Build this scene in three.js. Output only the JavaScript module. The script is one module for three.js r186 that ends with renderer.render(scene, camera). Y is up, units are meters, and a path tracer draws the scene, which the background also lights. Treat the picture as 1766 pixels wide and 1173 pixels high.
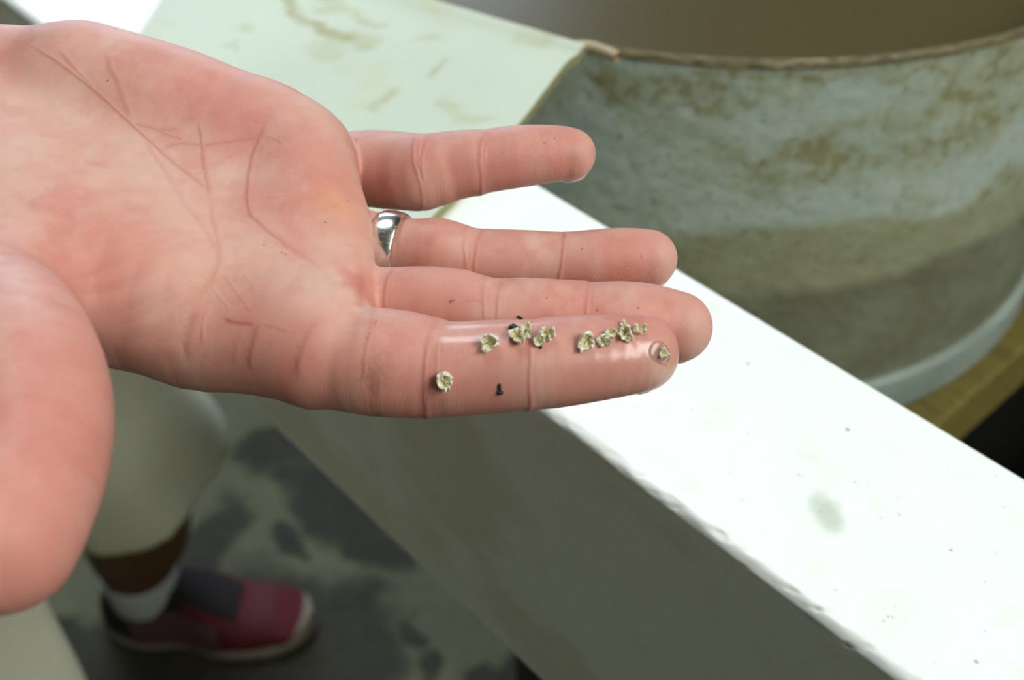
import * as THREE from 'three';
import { RectAreaLightUniformsLib } from 'three/addons/lights/RectAreaLightUniformsLib.js';
import { mergeGeometries, mergeVertices } from 'three/addons/utils/BufferGeometryUtils.js';
import { RoundedBoxGeometry } from 'three/addons/geometries/RoundedBoxGeometry.js';

// ---------------------------------------------------------------- camera, light, exposure
const W = 1766, HH = 1173, F = 2000, CX = W / 2, CY = HH / 2, CAM_H = 1.35;
const PITCH = Math.asin(0.662);                       // camera looks down by this angle
const scene = new THREE.Scene();
scene.background = new THREE.Color(0x0b0c0a);
const camera = new THREE.PerspectiveCamera(2 * Math.atan(CY / F) * 180 / Math.PI, W / HH, 0.02, 40);
camera.position.set(0, CAM_H, 0);
camera.rotation.x = -PITCH;
camera.focus = 0.272;
camera.userData.fStop = camera.getFocalLength() / 3.0;  // 3 mm wide aperture
camera.updateMatrixWorld(true);
const renderer = new THREE.WebGLRenderer();
renderer.toneMapping = THREE.LinearToneMapping;
renderer.toneMappingExposure = 0.94;
renderer.shadowMap.enabled = true;
RectAreaLightUniformsLib.init();

const V0 = (x, y, z) => new THREE.Vector3(x, y, z);
function areaLight(name, w, h, pos, target, color, intensity) {
  const l = new THREE.RectAreaLight(color, intensity, w, h);
  l.name = name; l.position.copy(pos); l.lookAt(target); l.castShadow = true; scene.add(l);
  return l;
}
const SIDEWIN = { x: 2.15, y: 3.4, z: 1.15, w: 2.5, h: 1.6 };   // tall bright window in the right wall
areaLight('side_window_light', SIDEWIN.w - .1, SIDEWIN.h - .1, V0(SIDEWIN.x - .05, SIDEWIN.y, SIDEWIN.z), V0(0, SIDEWIN.y, SIDEWIN.z), new THREE.Color(0.98, 1.0, 0.945), 12);
const BACKWIN = { x: -1.0, y: 1.9, z: -3.4, w: 2.2, h: 1.4 };
areaLight('window_light', BACKWIN.w - .1, BACKWIN.h - .1, new THREE.Vector3(BACKWIN.x, BACKWIN.y, BACKWIN.z + .06), new THREE.Vector3(BACKWIN.x, BACKWIN.y, 0), new THREE.Color(0.66, 0.82, 1.0), 4);
const ADDED_ROOF = { x: -.75, y: 4.38, z: -1.9, w: 1.5, h: 1.3 };   // unseen cool skylight, added to lift shorts and floor
areaLight('added_roof_light', ADDED_ROOF.w - .1, ADDED_ROOF.h - .1, V0(ADDED_ROOF.x, ADDED_ROOF.y - .04, ADDED_ROOF.z), V0(ADDED_ROOF.x, 0, ADDED_ROOF.z), new THREE.Color(0.84, 0.94, 1.0), 10);

// ---------------------------------------------------------------- helpers
const sinP = Math.sin(PITCH), cosP = Math.cos(PITCH);
const V = (x, y, z) => new THREE.Vector3(x, y, z);
// photo pixel + distance along the view axis (m) -> point in the world
function px(x, y, d) {
  const cx = (x - CX) / F * d, cy = (CY - y) / F * d;
  return V(cx, CAM_H + cosP * cy - sinP * d, -(sinP * cy + cosP * d));
}
function rayDir(x, y) { const p = px(x, y, 1); p.y -= CAM_H; return p; }
function onHeight(x, y, h) { const d = rayDir(x, y); return px(x, y, (CAM_H - h) / -d.y); }
function toPx(p) {
  const y = p.y - CAM_H, f = -p.z, cy = cosP * y + sinP * f, d = -sinP * y + cosP * f;
  return [CX + p.x / d * F, CY - cy / d * F, d];
}
let seed = 7;
const rnd = () => { seed = (seed * 1664525 + 1013904223) >>> 0; return seed / 4294967296; };
function hash(ix, iy, s = 0) {
  let h = (ix * 374761393 + iy * 668265263 + s * 2147483647) | 0;
  h = Math.imul(h ^ (h >>> 13), 1274126177); h ^= h >>> 16;
  return (h >>> 0) / 4294967296;
}
function vnoise(x, y, s = 0) {
  const ix = Math.floor(x), iy = Math.floor(y); let fx = x - ix, fy = y - iy;
  fx = fx * fx * (3 - 2 * fx); fy = fy * fy * (3 - 2 * fy);
  const a = hash(ix, iy, s), b = hash(ix + 1, iy, s), c = hash(ix, iy + 1, s), d = hash(ix + 1, iy + 1, s);
  return a + (b - a) * fx + (c - a) * fy + (a - b - c + d) * fx * fy;
}
function fbm(x, y, o = 4, s = 0) { let v = 0, a = .5, t = 0; for (let i = 0; i < o; i++) { v += a * vnoise(x, y, s + i * 17); t += a; x = x * 2.03 + 11.3; y = y * 2.03 + 5.7; a *= .5; } return v / t; }
const clamp = (x, a = 0, b = 1) => x < a ? a : x > b ? b : x;
const sstep = (a, b, x) => { const t = clamp((x - a) / (b - a)); return t * t * (3 - 2 * t); };
const mix = (a, b, t) => a + (b - a) * t;
const mix3 = (a, b, t) => [mix(a[0], b[0], t), mix(a[1], b[1], t), mix(a[2], b[2], t)];
function texture(w, h, data, srgb, float) {
  const t = new THREE.DataTexture(data, w, h, THREE.RGBAFormat, float ? THREE.FloatType : THREE.UnsignedByteType);
  t.magFilter = THREE.LinearFilter; t.minFilter = THREE.LinearFilter; t.wrapS = t.wrapT = THREE.ClampToEdgeWrapping;
  if (srgb) t.colorSpace = THREE.SRGBColorSpace;
  t.needsUpdate = true; return t;
}
function paint(w, h, fn, srgb = true, spots = []) {   // spots: [x, y, reach, colour function of (i, j, colour)]
  const d = new Uint8Array(w * h * 4);
  for (let j = 0; j < h; j++) for (let i = 0; i < w; i++) { const c = fn(i, j), o = (j * w + i) * 4; d[o] = clamp(c[0], 0, 255); d[o + 1] = clamp(c[1], 0, 255); d[o + 2] = clamp(c[2], 0, 255); d[o + 3] = 255; }
  for (const [x, y, rx, ry, f] of spots) for (let j = Math.max(0, Math.floor(y - ry)); j <= Math.min(h - 1, y + ry); j++) for (let i = Math.max(0, Math.floor(x - rx)); i <= Math.min(w - 1, x + rx); i++) { const o = (j * w + i) * 4, c = f(i, j, [d[o], d[o + 1], d[o + 2]]); d[o] = c[0]; d[o + 1] = c[1]; d[o + 2] = c[2]; }
  return texture(w, h, d, srgb);
}
const used = new Map();
function numbered(n) { const k = used.get(n) || 0; used.set(n, k + 1); return k ? `${n}_${String(k).padStart(3, '0')}` : n; }
function mesh(name, geo, mat, parent) { const m = new THREE.Mesh(geo, mat); m.name = name; m.castShadow = m.receiveShadow = true; parent.add(m); return m; }
function thing(name, label, category, pos = V(0, 0, 0), group) {
  const o = new THREE.Group(); o.name = numbered(name); o.position.copy(pos); o.userData = { label, category };
  if (group) o.userData.group = group; scene.add(o); return o;
}
function struct(name, geo, mat, label, category) { const m = mesh(name, geo, mat, scene); m.userData = { kind: 'structure', label, category }; return m; }
const std = (o) => new THREE.MeshStandardMaterial(o), phys = (o) => new THREE.MeshPhysicalMaterial(o);

// ---------------------------------------------------------------- signed distance fields and their mesher
const smin = (a, b, k) => { const h = Math.max(k - Math.abs(a - b), 0) / k; return Math.min(a, b) - h * h * k * .25; };
// a chain of balls swept along a smooth curve: stations [Vector3, radius]
function chain(st, per = 5) {
  const P = [], n = st.length;
  const cr = (a, b, c, d, t) => .5 * (2 * b + (c - a) * t + (2 * a - 5 * b + 4 * c - d) * t * t + (3 * b - a - 3 * c + d) * t * t * t);
  for (let i = 0; i < n - 1; i++) {
    const a = st[Math.max(i - 1, 0)], b = st[i], c = st[i + 1], d = st[Math.min(i + 2, n - 1)];
    for (let k = 0; k < per; k++) { const t = k / per; P.push([cr(a[0].x, b[0].x, c[0].x, d[0].x, t), cr(a[0].y, b[0].y, c[0].y, d[0].y, t), cr(a[0].z, b[0].z, c[0].z, d[0].z, t), cr(a[1], b[1], c[1], d[1], t)]); }
  }
  const e = st[n - 1]; P.push([e[0].x, e[0].y, e[0].z, e[1]]);
  const lo = [1e9, 1e9, 1e9], hi = [-1e9, -1e9, -1e9];
  for (const p of P) for (let k = 0; k < 3; k++) { lo[k] = Math.min(lo[k], p[k] - p[3]); hi[k] = Math.max(hi[k], p[k] + p[3]); }
  const m = P.length - 1, A = new Float64Array(m * 9);
  for (let i = 0; i < m; i++) {
    const a = P[i], b = P[i + 1], dx = b[0] - a[0], dy = b[1] - a[1], dz = b[2] - a[2];
    A.set([a[0], a[1], a[2], a[3], dx, dy, dz, b[3] - a[3], 1 / Math.max(dx * dx + dy * dy + dz * dz, 1e-12)], i * 9);
  }
  // runs of four links are skipped when their ball is out of reach
  const runs = []; for (let i = 0; i < m; i += 4) { const e2 = Math.min(i + 4, m), a = P[i], b = P[e2], c = [(a[0] + b[0]) / 2, (a[1] + b[1]) / 2, (a[2] + b[2]) / 2]; let r = 0; for (let q = i; q <= e2; q++) r = Math.max(r, Math.hypot(P[q][0] - c[0], P[q][1] - c[1], P[q][2] - c[2]) + P[q][3]); runs.push(...c, r, i, e2); }
  const RU = new Float64Array(runs);
  const f = (x, y, z) => {
    let best = 1e9;
    for (let u = 0; u < RU.length; u += 6) {
     const rx = x - RU[u], ry = y - RU[u + 1], rz = z - RU[u + 2], lim = best + RU[u + 3];
     if (best < 1e8 && (lim < 0 || rx * rx + ry * ry + rz * rz > lim * lim)) continue;
     for (let i = RU[u + 4], o = i * 9; i < RU[u + 5]; i++, o += 9) {
      const qx = x - A[o], qy = y - A[o + 1], qz = z - A[o + 2];
      let t = (qx * A[o + 4] + qy * A[o + 5] + qz * A[o + 6]) * A[o + 8]; t = t < 0 ? 0 : t > 1 ? 1 : t;
      const ex = qx - A[o + 4] * t, ey = qy - A[o + 5] * t, ez = qz - A[o + 6] * t;
      const d = Math.sqrt(ex * ex + ey * ey + ez * ez) - A[o + 3] - A[o + 7] * t;
      if (d < best) best = d;
     }
    }
    return best;
  };
  f.far = (x, y, z) => { const dx = Math.max(lo[0] - x, x - hi[0], 0), dy = Math.max(lo[1] - y, y - hi[1], 0), dz = Math.max(lo[2] - z, z - hi[2], 0); return Math.sqrt(dx * dx + dy * dy + dz * dz); };
  f.pts = P;
  return f;
}
function unionOf(list, k) {
  return (x, y, z) => { let d = 1e9; for (const f of list) { if (f.far && f.far(x, y, z) > Math.max(d, 0) + k) continue; d = smin(d, f(x, y, z), k); } return d; };
}
function surfaceNets(f, lo, hi, h, slack = 0) {
  const n = [0, 1, 2].map(k => Math.ceil((hi[k] - lo[k]) / h) + 1), [nx, ny, nz] = n, B = 8;
  const val = new Float32Array(nx * ny * nz).fill(NaN), at = (i, j, k) => (k * ny + j) * nx + i;
  const reach = B * h * .5 * Math.sqrt(3) * 1.1 + h * 2 + slack, cells = [];
  for (let bk = 0; bk < nz - 1; bk += B) for (let bj = 0; bj < ny - 1; bj += B) for (let bi = 0; bi < nx - 1; bi += B) {
    if (Math.abs(f(lo[0] + (bi + B / 2) * h, lo[1] + (bj + B / 2) * h, lo[2] + (bk + B / 2) * h)) > reach) continue;
    cells.push([bi, bj, bk]);
    for (let k = bk; k <= Math.min(bk + B, nz - 1); k++) for (let j = bj; j <= Math.min(bj + B, ny - 1); j++) for (let i = bi; i <= Math.min(bi + B, nx - 1); i++) {
      const o = at(i, j, k); if (val[o] !== val[o]) val[o] = f(lo[0] + i * h, lo[1] + j * h, lo[2] + k * h);
    }
  }
  const id = new Int32Array(nx * ny * nz).fill(-1), pos = [], idx = [];
  for (const [bi, bj, bk] of cells) for (let k = bk; k < Math.min(bk + B, nz - 1); k++) for (let j = bj; j < Math.min(bj + B, ny - 1); j++) for (let i = bi; i < Math.min(bi + B, nx - 1); i++) {
    const c = []; let neg = 0;
    for (let q = 0; q < 8; q++) { const v = val[at(i + (q & 1), j + (q >> 1 & 1), k + (q >> 2))]; c.push(v); if (v < 0) neg++; }
    if (neg === 0 || neg === 8) continue;
    let sx = 0, sy = 0, sz = 0, m = 0;
    for (let q = 0; q < 8; q++) for (const b of [1, 2, 4]) if (!(q & b)) {
      const a = c[q], d = c[q | b]; if ((a < 0) === (d < 0)) continue;
      const t = a / (a - d); sx += (q & 1) + (b === 1 ? t : 0); sy += (q >> 1 & 1) + (b === 2 ? t : 0); sz += (q >> 2) + (b === 4 ? t : 0); m++;
    }
    id[at(i, j, k)] = pos.length / 3; pos.push(lo[0] + (i + sx / m) * h, lo[1] + (j + sy / m) * h, lo[2] + (k + sz / m) * h);
  }
  const quad = (a, b, c, d, flip) => { if (a < 0 || b < 0 || c < 0 || d < 0) return; if (flip) idx.push(a, b, c, a, c, d); else idx.push(a, c, b, a, d, c); };
  for (const [bi, bj, bk] of cells) for (let k = Math.max(bk, 1); k < Math.min(bk + B, nz - 1); k++) for (let j = Math.max(bj, 1); j < Math.min(bj + B, ny - 1); j++) for (let i = Math.max(bi, 1); i < Math.min(bi + B, nx - 1); i++) {
    const v = val[at(i, j, k)] < 0;
    if ((val[at(i + 1, j, k)] < 0) !== v) quad(id[at(i, j, k)], id[at(i, j - 1, k)], id[at(i, j - 1, k - 1)], id[at(i, j, k - 1)], !v);
    if ((val[at(i, j + 1, k)] < 0) !== v) quad(id[at(i, j, k)], id[at(i, j, k - 1)], id[at(i - 1, j, k - 1)], id[at(i - 1, j, k)], !v);
    if ((val[at(i, j, k + 1)] < 0) !== v) quad(id[at(i, j, k)], id[at(i - 1, j, k)], id[at(i - 1, j - 1, k)], id[at(i, j - 1, k)], !v);
  }
  const e = h * .25;
  for (let i = 0; i < pos.length; i += 3) {
    const x = pos[i], y = pos[i + 1], z = pos[i + 2], d = f(x, y, z);
    const gx = f(x + e, y, z) - d, gy = f(x, y + e, z) - d, gz = f(x, y, z + e) - d, l = Math.hypot(gx, gy, gz) || 1;
    const s = clamp(d, -h * .5, h * .5) / l; pos[i] -= gx * s; pos[i + 1] -= gy * s; pos[i + 2] -= gz * s;
  }
  const g = new THREE.BufferGeometry();
  g.setAttribute('position', new THREE.Float32BufferAttribute(pos, 3)); g.setIndex(idx); g.computeVertexNormals();
  return g;
}

// ---------------------------------------------------------------- the room
const RX = 2.2, RL = -3.6, RZ0 = -3.5, RZ1 = 3.0, RY = 4.4, T = .12;
{
  const box = (x0, x1, y0, y1, z0, z1) => { const g = new THREE.BoxGeometry(x1 - x0, y1 - y0, z1 - z0); g.translate((x0 + x1) / 2, (y0 + y1) / 2, (z0 + z1) / 2); return g; };
  const wallMat = std({ color: 0x5c605a, roughness: .9 }), ceilMat = std({ color: 0x6a6b64, roughness: .95 });
  // floor: damp concrete with wet patches; the trough's shade is painted in too
  const FX0 = -1.6, FX1 = 1.4, FZ0 = -2.2, FZ1 = .3, TW = 768, TH = 640;
  const wet = [], addWetShade = (x, y, rx, ry, a = 0) => { const p = onHeight(x, y, 0); wet.push([p.x, p.z, rx, ry, a]); };
  addWetShade(570, 860, .10, .055, .75); addWetShade(500, 760, .07, .07, .5); addWetShade(650, 930, .09, .035, .75); addWetShade(430, 1080, .17, .10, 0); addWetShade(600, 1110, .07, .12, .2); addWetShade(370, 930, .05, .10, .2); addWetShade(510, 935, .025, .03); addWetShade(720, 1085, .02, .035); addWetShade(740, 1150, .035, .03); addWetShade(250, 1150, .3, .10); addWetShade(880, 1165, .03, .08, .6);  // patches along the trough carry its shade as wet colour
  const wetness = (x, z) => {
    let m = -1; const wx = x + (fbm(x * 14, z * 14, 3, 3) - .5) * .09, wz = z + (fbm(x * 14 + 40, z * 14, 3, 5) - .5) * .09;
    for (const [a, b, rx, ry, t] of wet) { const c = Math.cos(t), s = Math.sin(t), u = ((wx - a) * c + (wz - b) * s) / rx, v = (-(wx - a) * s + (wz - b) * c) / ry; m = Math.max(m, 1 - Math.hypot(u, v)); }
    return sstep(-.22, .38, m + (fbm(x * 50, z * 50, 2, 7) - .5) * .2);
  };
  const fTex = paint(TW, TH, (i, j) => {
    const x = mix(FX0, FX1, i / TW), z = mix(FZ0, FZ1, j / TH), w = wetness(x, z), g = fbm(x * 60, z * 60, 4, 9), b = fbm(x * 6, z * 6, 3, 21);
    const dry = mix3([88, 88, 70], [118, 116, 94], g * .4 + b * .6), damp = mix3([46, 44, 34], [62, 59, 46], g);
    return mix3(dry, damp, w);
  });
  const fRough = paint(TW / 2, TH / 2, (i, j) => { const x = mix(FX0, FX1, i * 2 / TW), z = mix(FZ0, FZ1, j * 2 / TH); const r = mix(225, 165, wetness(x, z)); return [r, r, r]; }, false);
  const fg = box(RL, RX, -T, 0, RZ0, RZ1), up = fg.attributes.position, uv = fg.attributes.uv;
  for (let i = 0; i < up.count; i++) uv.setXY(i, (up.getX(i) - FX0) / (FX1 - FX0), (up.getZ(i) - FZ0) / (FZ1 - FZ0));
  fTex.wrapS = fTex.wrapT = fRough.wrapS = fRough.wrapT = THREE.MirroredRepeatWrapping;
  struct('floor', fg, phys({ map: fTex, roughnessMap: fRough, roughness: 1, specularIntensity: .35 }), 'grey concrete floor with dark wet patches and painted shade along the trough', 'floor');
  const r = ADDED_ROOF, e0 = r.x - r.w / 2, e1 = r.x + r.w / 2, f0 = r.z - r.h / 2, f1 = r.z + r.h / 2;
  struct('window_3', box(e0, e1, RY - .005, RY + .02, f0, f1), std({ color: 0x888888, emissive: new THREE.Color(.84, .94, 1), emissiveIntensity: 4 }), 'unseen cool roof panel added to lift shorts and floor', 'skylight');
  struct('ceiling', mergeGeometries([box(RL, e0, RY, RY + T, RZ0, RZ1), box(e1, RX, RY, RY + T, RZ0, RZ1), box(e0, e1, RY, RY + T, RZ0, f0), box(e0, e1, RY, RY + T, f1, RZ1)]), ceilMat, 'grey shed ceiling above the tank', 'ceiling');
  const q = BACKWIN, a0 = q.x - q.w / 2, a1 = q.x + q.w / 2, b0 = q.y - q.h / 2, b1 = q.y + q.h / 2;
  struct('wall_back', mergeGeometries([box(RL, a0, 0, RY, RZ0 - T, RZ0), box(a1, RX, 0, RY, RZ0 - T, RZ0), box(a0, a1, 0, b0, RZ0 - T, RZ0), box(a0, a1, b1, RY, RZ0 - T, RZ0)]), wallMat, 'grey shed wall with a window behind the tank', 'wall');
  struct('window_2', box(a0, a1, b0, b1, RZ0 - .03, RZ0 - .01), std({ color: 0x888888, emissive: new THREE.Color(.66, .82, 1), emissiveIntensity: 2 }), 'bright cool window in the wall behind the tank', 'window');
  struct('wall_left', box(RL - T, RL, 0, RY, RZ0, RZ1), wallMat, 'grey shed wall behind the person', 'wall');
  const s = SIDEWIN, c0 = s.z - s.w / 2, c1 = s.z + s.w / 2, d0 = s.y - s.h / 2, d1 = s.y + s.h / 2;
  struct('wall_right', mergeGeometries([box(RX, RX + T, 0, RY, RZ0, c0), box(RX, RX + T, 0, RY, c1, RZ1), box(RX, RX + T, 0, d0, c0, c1), box(RX, RX + T, d1, RY, c0, c1)]), wallMat, 'grey shed wall with the large bright window', 'wall');
  struct('window_1', box(RX + .01, RX + .03, d0, d1, c0, c1), std({ color: 0x888888, emissive: new THREE.Color(.98, 1, .945), emissiveIntensity: 4 }), 'large bright window high in the side wall', 'window');
  struct('wall_front', box(RL, RX, 0, RY, RZ1, RZ1 + T), wallMat, 'grey shed wall facing the tank', 'wall');
}

// ---------------------------------------------------------------- the white trough with its broad ledge
const LEDGE_Y = CAM_H - .26;
const dirL = (() => { const c = V(-2433, 1766, -2000).normalize(); return V(c.x, cosP * c.y + sinP * c.z, -sinP * c.y + cosP * c.z).setY(0).normalize(); })();   // along the trough, away from the camera
const acrossL = V(-dirL.z, 0, dirL.x);                                     // from the front face towards the tank
if (acrossL.x < 0) acrossL.negate();
const L2P = onHeight(1250, 938.6, LEDGE_Y), L1P = onHeight(1350, 571, LEDGE_Y);
const LEDGE_W = L1P.clone().sub(L2P).dot(acrossL);
const FACE_H = (() => { // height of the front face, from where its lower edge shows
  const d = rayDir(700, 950), o = V(0, CAM_H, 0), t = L2P.clone().sub(o).dot(acrossL) / d.dot(acrossL); return LEDGE_Y - (CAM_H + d.y * t);
})();
const alongOf = (p) => p.clone().sub(L2P).dot(dirL), acrossOf = (p) => p.clone().sub(L2P).dot(acrossL);
{
  const t = thing('trough', 'white fibreglass trough wall with a broad flat ledge and shaded front face', 'trough', V(0, 0, 0));
  const prof = []; // [across, y, kind] round the section, from the bottom of the front face over the top
  const R = .0042, add = (a, y, k) => prof.push([a, y, k]);
  for (let i = 0; i <= 6; i++) add(0, -FACE_H + (FACE_H - R - .001) * i / 6, 0);
  for (let i = 0; i <= 8; i++) { const th = i / 8 * Math.PI / 2; add(R - R * Math.cos(th), -R + R * Math.sin(th), 1); }
  for (let i = 1; i < 8; i++) add(R + (LEDGE_W - R - .002) * i / 8, 0, 0);
  for (let i = 0; i <= 4; i++) { const th = i / 4 * Math.PI / 2; add(LEDGE_W - .002 + .002 * Math.sin(th), -.002 + .002 * Math.cos(th), 0); }
  add(LEDGE_W, -FACE_H, 0); add(LEDGE_W * .5, -FACE_H, 0); add(0, -FACE_H, 0);
  const ls = []; for (let s = -1.2; s < -.25; s += .06) ls.push(s); for (let s = -.25; s < .2; s += .0016) ls.push(s); for (let s = .2; s < .64; s += .03) ls.push(s);
  const pos = [], uv = [], idx = [], m = prof.length;
  for (const s of ls) for (let k = 0; k < m; k++) {
    let [a, y, kind] = prof[k];
    if (kind === 1) { // chipped gelcoat along the rounded edge
      const near = sstep(.09, -.16, s), n = fbm(s * 260, k * .5, 3, 31), chip = sstep(.62, .75, n) * (.15 + .85 * near) * .0011 + (fbm(s * 70, k * .3, 2, 33) - .5) * .0006;
      a += chip; y -= chip;
    }
    if (kind === 1 && k === 7 + 0) { a += .0003; }
    const p = L2P.clone().addScaledVector(dirL, s).addScaledVector(acrossL, a); pos.push(p.x, LEDGE_Y + y, p.z); uv.push(s, kind === 0 && y < -.004 && a < .001 ? y : a);
  }
  for (let i = 0; i < ls.length - 1; i++) for (let k = 0; k < m - 1; k++) { const a = i * m + k, b = a + m; idx.push(a, a + 1, b, b, a + 1, b + 1); }
  const g = new THREE.BufferGeometry(); g.setAttribute('position', new THREE.Float32BufferAttribute(pos, 3)); g.setAttribute('uv', new THREE.Float32BufferAttribute(uv, 2)); g.setIndex(idx); g.computeVertexNormals();
  // specks, smears and hairs lying in the gelcoat, in metres along and across the ledge
  const U0 = -.3, U1 = .4, V0 = -FACE_H, V1 = LEDGE_W, TW = 2048, TH = 640, specks = [];
  const sp = (x, y, r, tone) => { const p = onHeight(x, y, LEDGE_Y); specks.push([alongOf(p), acrossOf(p), r, tone]); };
  sp(1462, 742, .0011, .75); sp(1290, 628, .0010, .45); sp(1640, 950, .0007, .6); sp(1551, 889, .0006, .45); sp(1519, 894, .0005, .3); sp(1532, 1065, .0006, .5); sp(1540, 1066, .0008, .25); sp(1684, 1143, .0011, .4); sp(1475, 833, .0008, .3); sp(1280, 863, .0009, .2); sp(1441, 1019, .0005, .35); sp(1699, 1005, .0005, .3); sp(1378, 820, .0009, .25); sp(1700, 1090, .0005, .3); sp(1152, 705, .0009, .15); sp(1000, 360, .002, .2); sp(975, 350, .0014, .25);
  for (let i = 0; i < 60; i++) specks.push([mix(-.25, .1, rnd()), mix(.005, LEDGE_W, rnd()), .00025 + .0004 * rnd(), .1 + .25 * rnd()]);
  const smear = (() => { const p = onHeight(1427, 885, LEDGE_Y); return [alongOf(p), acrossOf(p)]; })();
  const map = paint(TW, TH, (i, j) => {
    const s = mix(U0, U1, i / TW), a = mix(V0, V1, j / TH), n = fbm(s * 40, a * 40, 4, 41), f = fbm(s * 300, a * 300, 2, 43);
    let c = mix3([240, 245, 238], [248, 250, 246], n);
    if (a < 0) c = mix3(c, [214, 212, 186], sstep(.5, .75, fbm(s * 16, a * 22, 4, 47)) * .5);      // splash stains on the face
    c = mix3(c, [215, 212, 190], sstep(.62, .8, fbm(s * 90, a * 90, 3, 45)) * .25 * f);
    const du = (s - smear[0]) * .8 + (a - smear[1]) * .6, dv = -(s - smear[0]) * .6 + (a - smear[1]) * .8;
    const q = Math.hypot(du / .0075, dv / .0045); if (q < 1.4) c = mix3(c, [168, 180, 160], .55 * sstep(1.4, .3, q + (f - .5) * .5));
    return c;
  }, true, specks.map(([u, v, r, tone]) => { const x = (u - U0) / (U1 - U0) * TW, y = (v - V0) / (V1 - V0) * TH, rx = Math.max(r * .7 / (U1 - U0) * TW, 1), ry = Math.max(r * .6 / (V1 - V0) * TH, 1); return [x, y, rx, ry, (i, j, c) => mix3(c, [70, 66, 52], tone * clamp(1.2 - Math.hypot((i - x) / rx, (j - y) / ry)))]; }));
  map.repeat.set(1 / (U1 - U0), 1 / (V1 - V0)); map.offset.set(-U0 / (U1 - U0), -V0 / (V1 - V0)); map.wrapS = map.wrapT = THREE.MirroredRepeatWrapping;
  mesh('beam', g, phys({ map, roughness: .42, clearcoat: .25, clearcoatRoughness: .3, side: THREE.DoubleSide }), t);
  const cap = (s) => { const q = mesh('end_panel', new THREE.BoxGeometry(LEDGE_W - .006, FACE_H - .006, .004), std({ color: 0xf4f8f2, roughness: .42 }), t); const p = L2P.clone().addScaledVector(dirL, s).addScaledVector(acrossL, LEDGE_W / 2); q.position.set(p.x, LEDGE_Y - FACE_H / 2, p.z); q.lookAt(q.position.clone().add(dirL)); };
  cap(-1.18); cap(.625);
  for (const s of [-1.05, -.42]) { const h = LEDGE_Y - FACE_H + .002, p = L2P.clone().addScaledVector(dirL, s).addScaledVector(acrossL, LEDGE_W / 2); const q = mesh('leg', new RoundedBoxGeometry(.06, h, .06, 2, .004), std({ color: 0x9aa098, roughness: .6 }), t); q.position.set(p.x, h / 2, p.z); q.rotation.y = Math.atan2(dirL.x, dirL.z); }
}

// ---------------------------------------------------------------- the round tank beside it
const RIM_Y = LEDGE_Y - .006;
const TANK = (() => { // circle through three points of the rim
  const [a, b, c] = [onHeight(735, 0, RIM_Y), onHeight(1300, 105, RIM_Y), onHeight(1766, 52, RIM_Y)];
  const d = 2 * (a.x * (b.z - c.z) + b.x * (c.z - a.z) + c.x * (a.z - b.z)), A = a.x ** 2 + a.z ** 2, B = b.x ** 2 + b.z ** 2, C = c.x ** 2 + c.z ** 2;
  const x = (A * (b.z - c.z) + B * (c.z - a.z) + C * (a.z - b.z)) / d, z = (A * (c.x - b.x) + B * (a.x - c.x) + C * (b.x - a.x)) / d;
  return { x, z, r: Math.hypot(a.x - x, a.z - z) };
})();
const TANK_H = (() => { // its base shows at this pixel
  const d = rayDir(1650, 640); const ox = -TANK.x, oz = -TANK.z, a = d.x * d.x + d.z * d.z, b = ox * d.x + oz * d.z, c = ox * ox + oz * oz - TANK.r ** 2; const t = (-b - Math.sqrt(b * b - a * c)) / a; return RIM_Y - (CAM_H + d.y * t);
})();
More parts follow.
